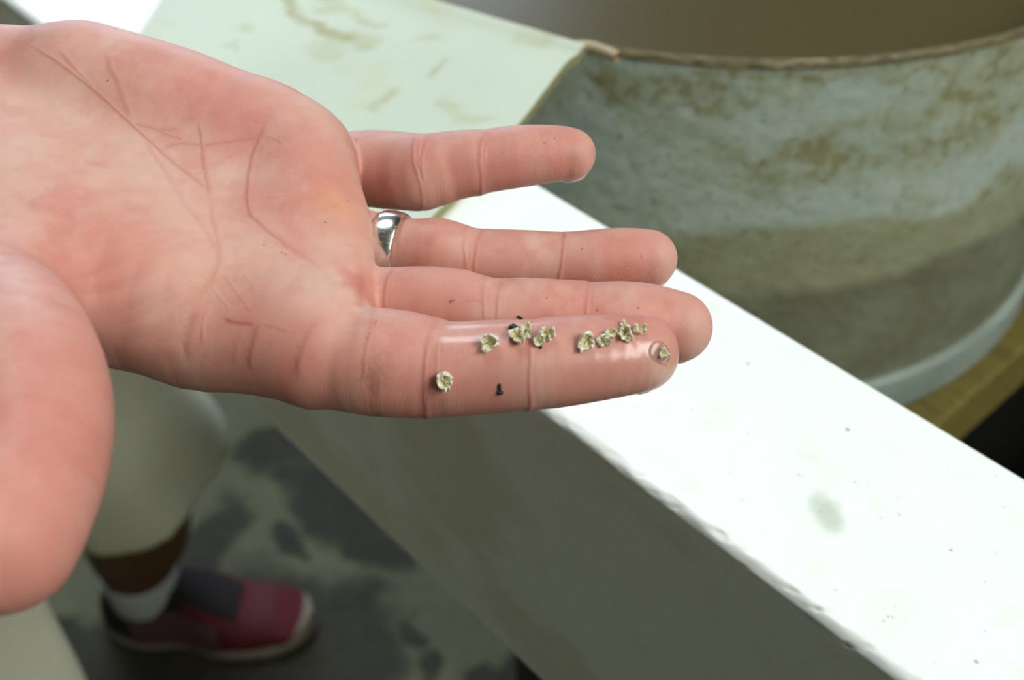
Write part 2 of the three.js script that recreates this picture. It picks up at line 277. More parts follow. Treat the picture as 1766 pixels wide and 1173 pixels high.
{
  const t = thing('round_tank', 'round pale fibreglass tank streaked with olive algae beside the white ledge', 'tank', V(TANK.x, RIM_Y - TANK_H, TANK.z));
  const R = TANK.r, H = TANK_H, wall = .0035, TW = 1800, TH = 420, CIRC = 2 * Math.PI * R;
  const angleOf = (x, y) => { const d = rayDir(x, y), ox = -R * 0 - TANK.x, oz = -TANK.z, a = d.x * d.x + d.z * d.z, b = ox * d.x + oz * d.z, c = ox * ox + oz * oz - R * R, q = (-b - Math.sqrt(Math.max(b * b - a * c, 0))) / a; return [Math.atan2(ox + d.x * q, oz + d.z * q), CAM_H + d.y * q - (RIM_Y - H)]; };
  const algae = [], pat = (x, y, rx, ry, s) => { const [a, h] = angleOf(x, y); algae.push([a * R, h, rx, ry, s]); };
  pat(1130, 150, .03, .012, 1); pat(1200, 165, .025, .012, .9); pat(1330, 130, .05, .006, .9); pat(1480, 115, .06, .008, .8); pat(1600, 95, .06, .008, .7); pat(1720, 110, .05, .02, .8);
  pat(1460, 265, .06, .02, .55); pat(1560, 250, .04, .02, .55); pat(1600, 190, .05, .012, .6); pat(1680, 230, .03, .02, .6); pat(1400, 290, .06, .02, .45); pat(1740, 180, .03, .02, .7); pat(1740, 330, .04, .02, .7);
  const LINE = angleOf(1320, 385)[1], SHADE_LINE = angleOf(1400, 478)[1];
  const tile = paint(TW, TH, (i, j) => {
    const u = (i / TW - .5) * CIRC, h = j / TH * H, wu = u + (fbm(u * 30, h * 30, 3, 61) - .5) * .05, wh = h + (fbm(u * 30 + 9, h * 30, 3, 63) - .5) * .03;
    const grain = fbm(u * 160 + h * 60, h * 200, 3, 65), mid = fbm(u * 34, h * 46, 4, 67), brush = fbm(u * 60 + h * 60, h * 150 - u * 70, 3, 69);
    let c = mix3([158, 174, 162], [194, 203, 192], mid * .6 + brush * .4);
    let m = 0; for (const [a, b, rx, ry, s] of algae) m = Math.max(m, s * clamp(1.3 - Math.hypot((wu - a) / rx, (wh - b) / ry)));
    const spots = sstep(.45, .62, fbm(u * 220, h * 220, 3, 71) * .65 + mid * .35);
    let cover = clamp(sstep(.1, .75, m) * (.45 + .55 * spots) + .35 * sstep(.5, .68, mid) * (.5 + .5 * spots));
    const line = LINE + (fbm(u * 18, 3, 3, 73) - .5) * H * .09;                            // old water line
    if (h < line) cover = Math.max(cover, sstep(0, .012, line - h) * (.55 + .45 * mid));
    const shadeLine = SHADE_LINE + (fbm(u * 14, 7, 3, 75) - .5) * H * .08; let al = mix3([122, 119, 80], [150, 146, 104], grain);
    if (h < shadeLine) al = mix3(al, mix3([80, 76, 52], [102, 97, 68], grain), sstep(0, .012, shadeLine - h));  // shade of the lower wall painted into the algae colour
    c = mix3(c, al, cover * .85);
    return mix3(c, [90, 84, 58], sstep(.74, .8, fbm(u * 400, h * 400, 2, 77)) * .35);
  });
  const bump = paint(800, 200, (i, j) => { const u = i / 800 * CIRC, h = j / 200 * H, v = 255 * (.6 * fbm(u * 40 + h * 30, h * 90, 4, 81) + .4 * fbm(u * 200, h * 200, 2, 83)); return [v, v, v]; }, false);
  for (const x of [tile, bump]) { x.wrapS = THREE.RepeatWrapping; }
  const lathe = (pts, seg = 160) => { const g = new THREE.LatheGeometry(pts.map(p => new THREE.Vector2(p[0], p[1])), seg, Math.PI); return g; };
  const og = lathe([[R, 0], [R, H * .25], [R, H * .5], [R, H * .75], [R, H - .002]]);
  { const p = og.attributes.position, uv = og.attributes.uv; const n = 5; for (let i = 0; i < p.count; i++) uv.setXY(i, Math.floor(i / n) / 160, p.getY(i) / H); }
  mesh('outer_wall', og, phys({ map: tile, bumpMap: bump, bumpScale: .0012, roughness: .55, clearcoat: .15, clearcoatRoughness: .4, side: THREE.DoubleSide }), t);
  const rimTex = paint(1024, 32, (i, j) => { const n = fbm(i * .07, j * .1, 3, 91), k = fbm(i * .3, j * .4, 2, 93); return mix3(mix3([104, 94, 62], [160, 152, 122], n * n * 1.3), [74, 64, 42], sstep(.45, .65, k) * .8); });
  rimTex.wrapS = THREE.RepeatWrapping;
  mesh('rim', lathe([[R - wall, H - .012], [R - wall, H - .002], [R - wall * .7, H], [R - wall * .3, H + .0003], [R + .0006, H - .0016], [R + .0006, H - .004]]), std({ map: rimTex, roughness: .7, side: THREE.DoubleSide }), t);
  const inTex = paint(1024, 256, (i, j) => { const u = i / 1024 * CIRC, h = j / 256 * H, n = fbm(u * 20, h * 30, 4, 95), k = fbm(u * 150, h * 150, 3, 97); return mix3([108, 98, 56], [142, 130, 84], n * .6 + k * .4); });
  inTex.wrapS = THREE.RepeatWrapping;
  mesh('inner_wall', lathe([[R - wall, H - .010], [R - wall, H * .5], [R - wall, .004], [.001, .004]]), std({ map: inTex, roughness: .6, side: THREE.DoubleSide }), t);
  mesh('base_band', lathe([[R - .001, 0], [R + .004, .0], [R + .0055, .004], [R + .0055, .027], [R + .004, .031], [R - .001, .0315]]), std({ map: paint(512, 32, (i, j) => { const n = fbm(i * .08, j * .15, 4, 99); return mix3([120, 134, 124], [164, 176, 166], n); }), roughness: .55, side: THREE.DoubleSide }), t);
  mesh('base', lathe([[.001, 0], [R, 0]]), std({ color: 0x8a8d74, roughness: .8, side: THREE.DoubleSide }), t);
  const w = thing('tank_water', 'murky brown water filling the round tank', 'water', V(TANK.x, RIM_Y - .045, TANK.z));
  w.userData.kind = 'stuff';
  mesh('water_surface', (() => { const g = new THREE.CircleGeometry(R - wall - .0005, 96); g.rotateX(-Math.PI / 2); return g; })(), phys({ color: new THREE.Color(.085, .066, .027), roughness: .35, specularIntensity: .35 }), w);
  // what carries the tank: two yellow timbers on dark blocks
  const baseY = RIM_Y - H, st = thing('tank_stand', 'dull yellow painted timber stand under the round tank', 'stand', V(TANK.x, 0, TANK.z));
  const yel = std({ map: paint(256, 64, (i, j) => { const n = fbm(i * .03, j * .4, 4, 101), k = fbm(i * .2, j * .2, 3, 103); return mix3(mix3([104, 92, 36], [124, 110, 48], n), [80, 72, 36], sstep(.5, .75, k) * .7); }), roughness: .75 });
  const ang = Math.atan2(dirL.x, dirL.z);
  st.rotation.y = ang;
  for (const o of [-.2, 0, .2]) { const q = mesh('timber', new RoundedBoxGeometry(.17, .05, .56, 2, .004), yel, st); q.position.set(o, baseY - .025, 0); }
  { const h = baseY - .05, q = mesh('post', new RoundedBoxGeometry(.18, h, .18, 2, .006), std({ color: 0x2c2c26, roughness: .8 }), st); q.position.set(0, h / 2, 0); }
}

// ---------------------------------------------------------------- the sheet that bridges ledge and tank rim
{
  const t = thing('bridge_sheet', 'pale cream plastic sheet laid from the white ledge over the tank rim', 'sheet', V(0, LEDGE_Y, 0));
  const P = (x, y, dy = .004) => onHeight(x, y, LEDGE_Y + dy);
  const right = [P(600, 530), P(745, 378), P(830, 290), P(900, 212), P(950, 146), P(985, 100), P(1012, 80)];
  const left = [P(60, 300), P(130, 190), P(200, 112), P(236, 70), P(268, 34), P(300, 0), P(345, -52)];
  // far edge follows the tank rim a little inside it
  const N = 40, M = 28, pos = [], uv = [], idx = [], th = .0048;
  const curve = (a) => new THREE.CatmullRomCurve3(a);
  const cr = curve(right), cl = curve(left), far = curve([[345, -110], [480, -92], [600, -46], [735, -2], [850, 32], [940, 57], [1010, 77]].map(([x, y]) => P(x, y, .0075)));
  const grid = [];
  for (let j = 0; j <= M; j++) for (let i = 0; i <= N; i++) {
    const v = j / M, u = i / N, a = cl.getPoint(v), b = cr.getPoint(v), p = a.clone().lerp(b, u); grid.push(p);
  }
  // the last row is pulled to the rim circle, rows before it follow smoothly
  for (let i = 0; i <= N; i++) {
    const e = grid[M * (N + 1) + i], want = far.getPoint(i / N), delta = want.clone().sub(e); delta.y = 0;
    for (let j = 0; j <= M; j++) { const k = sstep(.45, 1, j / M); grid[j * (N + 1) + i].addScaledVector(delta, k); }
  }
  for (let j = 0; j <= M; j++) for (let i = 0; i <= N; i++) { const p = grid[j * (N + 1) + i], v = j / M, u = i / N; p.y = LEDGE_Y + .0051 + .0012 * Math.sin(v * 7 + u * 3) * sstep(.1, .4, v) * .6 + .003 * sstep(.9, 1, v) ; }
  const row = N + 1, cnt = row * (M + 1);
  for (const s of [0, 1]) for (let k = 0; k < cnt; k++) { const p = grid[k]; pos.push(p.x, p.y - LEDGE_Y - s * th, p.z); uv.push(alongOf(p), acrossOf(p)); }
  for (let j = 0; j < M; j++) for (let i = 0; i < N; i++) { const a = j * row + i, b = a + 1, c = a + row, d = c + 1; idx.push(a, b, c, b, d, c); const q = cnt; idx.push(a + q, c + q, b + q, b + q, c + q, d + q); }
  const edge = (a, b) => idx.push(a, a + cnt, b, b, a + cnt, b + cnt);
  for (let i = 0; i < N; i++) { edge(i + 1, i); edge(M * row + i, M * row + i + 1); }
  for (let j = 0; j < M; j++) edge(j * row, (j + 1) * row);
  { // the cut right edge, plain olive
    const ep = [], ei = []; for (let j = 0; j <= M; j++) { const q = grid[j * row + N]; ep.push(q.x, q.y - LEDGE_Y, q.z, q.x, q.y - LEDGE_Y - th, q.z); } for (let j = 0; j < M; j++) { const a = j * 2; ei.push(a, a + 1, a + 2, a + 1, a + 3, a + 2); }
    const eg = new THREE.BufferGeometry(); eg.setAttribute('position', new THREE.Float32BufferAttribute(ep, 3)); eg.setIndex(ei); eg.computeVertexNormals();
    mesh('cut_edge', eg, std({ color: 0x8b8a5e, roughness: .8, side: THREE.DoubleSide }), t).userData.label = 'olive cut edge';
  }
  const g0 = new THREE.BufferGeometry(); g0.setAttribute('position', new THREE.Float32BufferAttribute(pos, 3)); g0.setAttribute('uv', new THREE.Float32BufferAttribute(uv, 2)); g0.setIndex(idx);
  const g = g0.toNonIndexed(); g.computeVertexNormals();
  const U0 = -.05, U1 = .65, V0 = -.1, V1 = .35, TW = 900, TH = 580, st = [], smear = (x0, y0, x1, y1, w, s) => { const a = onHeight(x0, y0, LEDGE_Y), b = onHeight(x1, y1, LEDGE_Y); st.push([alongOf(a), acrossOf(a), alongOf(b), acrossOf(b), w, s]); };
  smear(470, 5, 590, 82, .0045, .9); smear(560, 20, 650, 60, .005, .45); smear(590, 75, 640, 95, .006, .55); smear(752, 118, 738, 140, .003, .6); smear(690, 182, 640, 200, .004, .5); smear(775, 205, 830, 212, .004, .3); smear(930, 90, 960, 75, .008, .45); smear(715, 95, 735, 90, .004, .35); smear(560, 110, 580, 100, .006, .3); smear(415, 64, 425, 66, .0035, .35); smear(402, 90, 408, 92, .0035, .35); smear(465, 166, 472, 160, .003, .6);
  const map = paint(TW, TH, (i, j) => {
    const u = mix(U0, U1, i / TW), v = mix(V0, V1, j / TH), n = fbm(u * 14, v * 14, 4, 111), f = fbm(u * 160, v * 160, 3, 113), wu = u + (fbm(u * 60, v * 60, 3, 115) - .5) * .02, wv = v + (fbm(u * 60 + 7, v * 60, 3, 117) - .5) * .02;
    let c = mix3([188, 198, 178], [206, 213, 194], n);
    for (const [a, b, d, e, w, s] of st) { const dx = d - a, dy = e - b, t = clamp(((wu - a) * dx + (wv - b) * dy) / (dx * dx + dy * dy)), q = Math.hypot(wu - a - dx * t, wv - b - dy * t) / w; if (q < 1.6) c = mix3(c, [150, 142, 84], s * .8 * sstep(1.6, .1, q) * (.4 + .9 * f)); }
    return mix3(c, [190, 186, 144], sstep(.58, .8, fbm(u * 26, v * 26, 4, 119)) * .4);
  });
  map.repeat.set(1 / (U1 - U0), 1 / (V1 - V0)); map.offset.set(-U0 / (U1 - U0), -V0 / (V1 - V0)); map.wrapS = map.wrapT = THREE.MirroredRepeatWrapping;
  { // the sheet's torn corner lip, lying along the tank rim
    const c = new THREE.CatmullRomCurve3([[992, 80], [1015, 80], [1040, 88], [1066, 99]].map(([x, y]) => { const p = P(x, y, .005); p.y -= LEDGE_Y; return p; })), lg = new THREE.TubeGeometry(c, 16, .0028, 8);
    mesh('corner_lip', lg, std({ color: 0xb8a688, roughness: .7 }), t).userData.label = 'brownish torn corner lip';
  }
  mesh('sheet_panel', g, std({ map, roughness: .6, side: THREE.DoubleSide }), t);
}

// ---------------------------------------------------------------- the open hand
const st = (a) => a.map(([x, y, z, r]) => [px(x, y, z / 1000), r / 1000]);            // pixel, distance in mm, radius in mm
const sf = (a) => a.map(([x, y, z, hw]) => [px(x, y, z / 1000), hw * z / 1000 / F]);    // pixel, distance in mm, half width in pixels
const FING = {
  little: chain(sf([[560, 288, 309, 56], [600, 287, 310, 59], [640, 291, 308, 66], [690, 295, 304, 67], [730, 297, 300, 65.5], [775, 287, 300, 60], [815, 281, 299, 57], [840, 278, 299, 54], [885, 271, 299, 53.8], [935, 266.5, 300, 50.5], [968, 265, 301, 47], [983, 266, 301, 44.5]]), 2),
  ring: chain(sf([[600, 410, 291, 56], [660, 424, 290, 54], [700, 429, 289, 53], [728, 432, 288, 55], [755, 432, 287, 56.5], [790, 440, 287, 54], [820, 445, 287, 51], [870, 447, 287, 51.5], [920, 448, 287, 50.5], [970, 449, 287, 49], [1020, 448, 287, 51.5], [1068, 446, 288, 53], [1100, 446, 289, 52], [1118, 446, 289, 50]]), 2),
  middle: chain(sf([[580, 515, 277, 60], [640, 522, 276, 62], [690, 525, 275, 65], [740, 526, 274, 67], [790, 529, 273, 65], [845, 540, 272, 60.5], [900, 540, 272, 61.5], [950, 543, 272, 62], [1000, 546, 273, 62.5], [1020, 549, 273, 62.5], [1070, 549, 273, 64.5], [1115, 553, 274, 64], [1150, 560, 275, 62.5], [1167, 564, 275, 61.5]]), 2),
  index: chain(sf([[540, 612, 258, 88], [600, 620, 257, 90], [640, 623.5, 256, 93.5], [690, 628, 256, 93], [735, 633.5, 256, 88], [775, 637, 255, 82], [840, 633, 255, 81], [880, 631, 255, 79.5], [915, 629, 255, 78], [955, 625, 256, 79], [1005, 619.5, 257, 76.5], [1055, 614.5, 258, 72.5], [1090, 611.5, 259, 68.5], [1104, 610, 260, 66.5]]), 2),
};
const THUMB = chain(st([[-60, 470, 267, 15], [-40, 522, 249, 15.5], [4, 584, 224, 15.5], [36, 650, 209, 14.7], [52, 720, 201, 13.9], [46, 800, 194, 13.1], [25, 870, 188, 12.6], [0, 925, 184, 12.4]]), 4);
const PALM = [
  chain(st([[-420, 70, 313, 22], [-160, 122, 305, 15.5], [0, 138, 303, 14.2], [90, 145, 302, 14.2], [180, 166, 301, 14.2], [300, 197, 300, 14.5], [420, 238, 298, 14], [500, 270, 297, 12.6], [535, 279, 298, 11]]), 2),
  chain(st([[-160, 230, 293, 16], [100, 262, 290, 14.6], [300, 316, 286, 13.4], [420, 350, 285, 12.6], [490, 370, 285, 12], [545, 390, 286.5, 10]]), 2),
  chain(st([[-160, 330, 285, 16], [100, 366, 281, 14.5], [300, 412, 277, 12.6], [400, 440, 275.5, 12], [490, 466, 275, 11.2], [566, 488, 275, 9.6]]), 2),
  chain(st([[-160, 430, 282, 16], [0, 480, 276, 14.5], [120, 530, 272, 13], [200, 545, 270, 11.4], [270, 560, 268, 11.3], [335, 583, 266, 11.7], [400, 587, 263, 11.9], [480, 592, 260, 11.9], [545, 607, 259, 11.8]]), 2),
  chain(st([[-420, 150, 302, 26], [-260, 230, 292, 22], [-160, 290, 284, 19], [-20, 375, 273, 19], [100, 432, 265, 17], [200, 468, 264, 14], [280, 492, 266, 11.6]]), 2),
];
const PADS = [
  chain(st([[470, 225, 291, 9], [505, 245, 288.5, 9.2], [516, 285, 286.5, 9]]), 2),                                  // below the little finger
  chain(st([[516, 275, 286.5, 8.8], [540, 332, 282, 9], [558, 377, 280.5, 8.2]]), 2),
  chain(st([[532, 400, 279.5, 9], [548, 450, 275, 8.2], [566, 500, 270, 8]]), 2),
  chain(st([[470, 520, 267, 9.5], [545, 575, 258, 10]]), 2),
  chain(st([[150, 135, 296, 12.3], [300, 188, 292.5, 12.8], [400, 230, 290.5, 11.6]]), 2),                                // hypothenar
];
const palmU = unionOf(PALM, .014), padU = unionOf(PADS, .008);
function handSDF(x, y, z) {
  const p = smin(palmU(x, y, z), padU(x, y, z), .012);
  let d = p;
  if (THUMB.far(x, y, z) < Math.max(d, 0) + .015) d = smin(d, THUMB(x, y, z), .013);
  for (const k in FING) { const f = FING[k]; if (f.far(x, y, z) > Math.max(d, 0) + .004) continue; d = Math.min(d, smin(p, f(x, y, z), .0014)); }
  return d;
}
function hitHand(x, y) {
  const d = rayDir(x, y), l = d.length(); let t = .15;
  for (let i = 0; i < 200 && t < .42; i++) { const q = handSDF(d.x * t, CAM_H + d.y * t, d.z * t); if (q < 2e-5) return V(d.x * t, CAM_H + d.y * t, d.z * t); t += Math.max(q * .8, 3e-5) / l; }
  return null;
}
const HAND_O = px(600, 460, .277);
const AXU = px(1100, 480, .275).sub(px(0, 400, .284)).normalize();
const AXN = (() => { const v = px(560, 640, .256).sub(px(545, 270, .30)); return v.cross(AXU).normalize(); })();
if (AXN.y < 0) AXN.negate();
const AXV = AXN.clone().cross(AXU).normalize();
if (AXV.dot(px(560, 640, .256).sub(px(545, 270, .30))) < 0) AXV.negate();
// the palm's own plane in metres: u along the fingers, v from the little finger to the index
const HU0 = -.165, HU1 = .105, HV0 = -.065, HV1 = .100, HTW = 2048, HTH = Math.round(2048 * (HV1 - HV0) / (HU1 - HU0));
const MMPX = (HU1 - HU0) * 1000 / HTW;
const planeOf = (p) => { const d = p.clone().sub(HAND_O); return [d.dot(AXU), d.dot(AXV)]; };
const texOf = ([u, v]) => [(u - HU0) / (HU1 - HU0) * HTW, (v - HV0) / (HV1 - HV0) * HTH];

const skinH = new Float32Array(HTW * HTH), skinRed = new Float32Array(HTW * HTH), skinBroad = new Float32Array(HTW * HTH), skinPale = new Float32Array(HTW * HTH);
// draws a groove through photo points that lie on the hand: width and depth in mm
function groove(pts, w, depth, o = {}) {
  const cv = new THREE.CatmullRomCurve3(pts.map(p => V(p[0], p[1], 0)), false, 'centripetal'), L = cv.getLength(), n = Math.max(6, Math.ceil(L / 5)), q = [];
  for (let i = 0; i <= n; i++) { const p = cv.getPointAt(i / n), wob = o.wobble ?? .8; const h = hitHand(p.x + (vnoise(i * .6, pts[0][0]) - .5) * wob * 2, p.y + (vnoise(i * .6, pts[0][1], 3) - .5) * wob * 2); if (h) q.push([...texOf(planeOf(h)), i / n]); }
  const R = w / MMPX, RB = (o.broad ?? 2.6) * R, D = depth * .35;
  for (let i = 0; i < q.length - 1; i++) {
    const [ax, ay, at] = q[i], [bx, by, bt] = q[i + 1], dx = bx - ax, dy = by - ay, l2 = dx * dx + dy * dy || 1e-9; if (l2 > 2500) continue;
    const x0 = Math.max(0, Math.floor(Math.min(ax, bx) - RB * 2)), x1 = Math.min(HTW - 1, Math.ceil(Math.max(ax, bx) + RB * 2)), y0 = Math.max(0, Math.floor(Math.min(ay, by) - RB * 2)), y1 = Math.min(HTH - 1, Math.ceil(Math.max(ay, by) + RB * 2));
    for (let y = y0; y <= y1; y++) for (let x = x0; x <= x1; x++) {
      const t = clamp(((x - ax) * dx + (y - ay) * dy) / l2), d2 = (x - ax - dx * t) ** 2 + (y - ay - dy * t) ** 2, s = mix(at, bt, t), end = sstep(0, .16, s) * sstep(1, .84, s) * (o.flat ? 1 : 1), k = y * HTW + x;
      const e = o.flat ? 1 : end, g = D * e * Math.exp(-d2 / (R * R));
      if (g > -skinH[k]) skinH[k] = -g;
      const b = D * e * Math.exp(-d2 / (RB * RB)) * (o.fold ?? 1.2); if (b > skinBroad[k]) skinBroad[k] = b;
      const r = (o.red ?? .5) * e * Math.exp(-d2 / (R * R * 2.2)); if (r > skinRed[k]) skinRed[k] = r;
    }
  }
}
const G = (w, d, pts, o) => groove(pts, w, d, o);
// palm lines
G(.42, .34, [[35, 66], [75, 90], [109, 112], [164, 155], [204, 191], [245, 229], [286, 267], [327, 300], [352, 319], [385, 350]], { red: .5 });
G(.8, .35, [[183, 85], [191, 112], [207, 147], [218, 177], [226, 207]], { red: .35 });
G(.6, .3, [[101, 82], [118, 102], [140, 128], [160, 150]], { red: .3 });
G(.4, .36, [[342, 200], [345, 222], [349, 248], [352, 281], [358, 315], [363, 345]], { red: .6 });
G(.4, .3, [[363, 345], [366, 375], [374, 406], [379, 439], [379, 472]], { red: .45 });
G(.34, .2, [[224, 210], [255, 218], [281, 222], [312, 219]], { red: .6 });
G(.34, .22, [[273, 260], [294, 250], [314, 246], [332, 247], [354, 249], [380, 244], [409, 241], [430, 239], [449, 236]], { red: .55 });
G(.3, .16, [[262, 222], [285, 229], [318, 241]], { red: .5 });
G(.3, .15, [[330, 300], [350, 295], [372, 283], [392, 270]], { red: .2 });
G(.55, .5, [[476, 188], [468, 198], [461, 211], [449, 238], [437, 269], [431, 301], [428, 334], [433, 367], [450, 384], [480, 409], [512, 436], [545, 458], [572, 480]], { red: .5 });
G(.3, .15, [[452, 232], [470, 236], [490, 250]], { red: .2 });
G(.3, .14, [[425, 345], [455, 340], [480, 338], [520, 333]], { red: .1 });
G(.3, .14, [[350, 290], [380, 275], [410, 262], [432, 250]], { red: .15 });
// round the thenar
G(.6, .38, [[245, 229], [290, 300], [327, 360], [358, 400], [376, 434], [376, 466], [354, 499], [342, 516], [337, 535]], { red: .25 });
G(1.2, .6, [[342, 530], [336, 556], [328, 589], [325, 606]], { red: .6 });
G(.5, .3, [[352, 540], [349, 565], [350, 590]], { red: .2 });
G(.4, .34, [[386, 545], [396, 551], [409, 554], [425, 555], [442, 556]], { red: 1 });
G(.4, .2, [[442, 556], [470, 560], [500, 570]], { red: .3 });
G(.8, .4, [[453, 556], [447, 566], [440, 585], [435, 605], [431, 632]], { red: .55 });
G(.9, .25, [[418, 572], [410, 592], [404, 620]], { red: .25 });
G(.9, .6, [[556, 545], [547, 556], [535, 574], [526, 596], [517, 623], [513, 645]], { red: .5 });
G(.5, .35, [[532, 580], [522, 590], [514, 600]], { red: .2 });
for (const [w, d, p] of [ // folds of the thenar
  [1.3, .75, [[112, 522], [140, 530], [175, 531], [215, 522], [250, 508], [290, 488], [325, 470]]], [1.0, .4, [[90, 480], [130, 470], [165, 460], [205, 445], [245, 428], [290, 408], [325, 392]]], [1.0, .4, [[92, 455], [120, 432], [150, 412], [190, 394], [240, 385], [290, 380]]], [1.1, .45, [[95, 500], [140, 492], [190, 484], [240, 465], [300, 438]]], [.9, .4, [[130, 548], [175, 552], [225, 540], [280, 512], [330, 492]]], [.9, .35, [[150, 575], [210, 575], [265, 558], [315, 528]]], [1.0, .3, [[60, 430], [100, 400], [150, 378], [210, 366], [270, 352]]], [.8, .25, [[200, 470], [250, 452], [310, 425], [350, 412]]], [.9, .3, [[170, 420], [220, 405], [280, 398], [340, 402]]], [1.1, .45, [[190, 612], [240, 606], [290, 605], [322, 612]]], [1, .3, [[120, 340], [170, 335], [230, 330], [280, 340]]], [1.2, .3, [[30, 330], [70, 360], [100, 380]]], [.9, .35, [[290, 640], [330, 655], [390, 662], [450, 662]]],
]) G(w, d, p, { red: .22, broad: 1.8 });
for (let i = 0; i < 9; i++) { const x = 345 + i * 9, y = 470 + (i % 4) * 12; G(.3, .12, [[x, y], [x + 14, y + 14], [x + 24, y + 32]], { red: .05 }); }
for (let i = 0; i < 6; i++) G(.4, .2, [[335 + i * 6, 500 + i * 7], [320 + i * 4, 515 + i * 8], [300 + i * 3, 528 + i * 9]], { red: .1 });
// finger joints
const J = (w, d, p, o = {}) => G(w, d, p, { flat: true, red: .45, ...o });
J(.5, .5, [[752, 553], [740, 582], [735, 610], [733, 643], [732, 676], [735, 702], [738, 716]]); J(.4, .3, [[764, 560], [757, 585], [754, 610], [753, 640], [752, 660]], { red: .2 }); J(.4, .25, [[771, 557], [765, 575], [762, 600]], { red: .2 });
J(.45, .45, [[912, 556], [914, 582], [915, 624], [913, 650], [914, 676], [916, 700]]); J(.35, .2, [[930, 556], [929, 575], [931, 600]], { red: .1 });
J(.5, .3, [[644, 535], [640, 565], [634, 590], [630, 615], [628, 640]], { red: .35 });
J(.6, .5, [[622, 478], [619, 495], [619, 526]], { red: .7 }); J(.45, .4, [[678, 464], [669, 480], [664, 500], [663, 526]], { red: .5 });
J(.45, .35, [[836, 478], [832, 500], [834, 524], [835, 545]], { red: .3 }); J(.45, .35, [[868, 484], [862, 500], [859, 520], [858, 545]], { red: .4 }); J(.35, .2, [[805, 517], [818, 515], [830, 520], [838, 526]], { red: .3 });
J(.5, .5, [[1019, 486], [1014, 505], [1012, 525], [1012, 545]], { red: .35 }); J(.35, .25, [[1027, 486], [1024, 505], [1022, 520]], { red: .1 });
J(.45, .4, [[803, 391], [801, 410], [801, 430], [803, 455]], { red: .3 }); J(.45, .4, [[834, 396], [826, 415], [821, 435], [818, 460]], { red: .4 }); J(.35, .25, [[812, 440], [808, 452], [805, 462]], { red: .1 });
J(.45, .5, [[975, 401], [972, 427], [968, 457], [965, 478]], { red: .35 });
J(.45, .4, [[616, 240], [614, 262], [616, 290], [622, 320]], { red: .4 });
J(.45, .4, [[716, 234], [713, 255], [713, 278], [721, 304], [728, 330]], { red: .3 }); J(.45, .4, [[738, 234], [732, 255], [727, 278], [730, 304]], { red: .35 }); J(.35, .2, [[724, 236], [721, 260], [722, 285]], { red: .1 });
J(.5, .5, [[838, 227], [829, 247], [828, 268], [829, 290], [831, 315]], { red: .4 }); J(.35, .25, [[846, 228], [838, 250], [836, 270]], { red: .1 });
for (const [x, y0, y1, n] of [[780, 570, 700, 5], [690, 545, 690, 5], [960, 560, 680, 3], [885, 490, 540, 3], [740, 470, 520, 4], [890, 405, 470, 4], [740, 395, 460, 3], [780, 240, 320, 4], [660, 240, 330, 4]]) for (let i = 0; i < n; i++) G(.28, .03, [[x + i * 9 - 14, y0 + (i % 2) * 6], [x + i * 9 - 18, (y0 + y1) / 2], [x + i * 9 - 15, y1 - (i % 3) * 8]], { red: .05 });

// ---- skin colour, relief and wetness in the palm's plane
const flushes = [], flush = (x, y, r, s, kind) => { const h = hitHand(x, y); if (h) flushes.push([...planeOf(h), r / 1000, s, kind]); };
for (const [x, y, r, s] of [[960, 285, 9, .7], [880, 290, 8, .4], [1080, 450, 9, .8], [1010, 445, 9, .35], [1090, 560, 10, .55], [1020, 530, 8, .4], [1150, 545, 8, .3], [1000, 650, 12, .5], [1080, 620, 10, .35], [860, 670, 11, .5], [690, 660, 12, .55], [650, 330, 9, .55], [690, 300, 8, .4], [560, 290, 10, .55], [500, 255, 10, .45], [470, 330, 8, .3], [380, 170, 13, .6], [420, 200, 9, .5], [240, 120, 12, .35], [180, 440, 14, .5], [130, 430, 9, .4], [620, 500, 5, .8], [700, 515, 10, .45], [770, 535, 9, .5], [740, 430, 8, .25], [430, 530, 10, .35], [520, 640, 12, .45], [600, 600, 9, .25], [100, 700, 12, .6], [110, 800, 10, .5], [60, 900, 12, .5], [120, 620, 10, .6], [130, 800, 10, .5], [20, 950, 10, .5], [100, 560, 9, .4], [200, 500, 8, .3], [760, 290, 8, .35], [530, 270, 8, .3]]) flush(x, y, r, s, 0);
for (const [x, y, r, s] of [[560, 210, 8, .3], [610, 300, 5, .5], [620, 330, 5, .5], [400, 440, 14, .6], [330, 380, 14, .7], [260, 330, 14, .6], [120, 180, 18, .6], [220, 250, 12, .5], [390, 300, 10, .35], [330, 450, 10, .5], [290, 470, 8, .5], [580, 420, 8, .55], [560, 500, 10, .55], [500, 470, 10, .3], [60, 250, 16, .4], [250, 560, 10, .4], [1010, 270, 5, .5], [1155, 445, 5, .5], [1210, 570, 6, .5], [1140, 650, 6, .6], [350, 230, 6, .3], [440, 300, 7, .3], [640, 400, 5, .4], [640, 530, 9, .25]]) flush(x, y, r, s, 1);
for (const [x, y, r, s] of [[572, 345, 5, .75], [590, 360, 4, .6], [380, 490, 7, .25], [420, 460, 8, .3]]) flush(x, y, r, s, 2);
const stains = [[650, 635, 3.2, .35], [640, 650, 2.5, .35], [633, 660, 2, .3], [575, 355, .5, .3], [583, 352, .4, .3]].map(([x, y, r, s]) => { const h = hitHand(x, y); return h && [...planeOf(h), r / 1000, s]; }).filter(Boolean);
const dots = []; // dark grains stuck in the skin
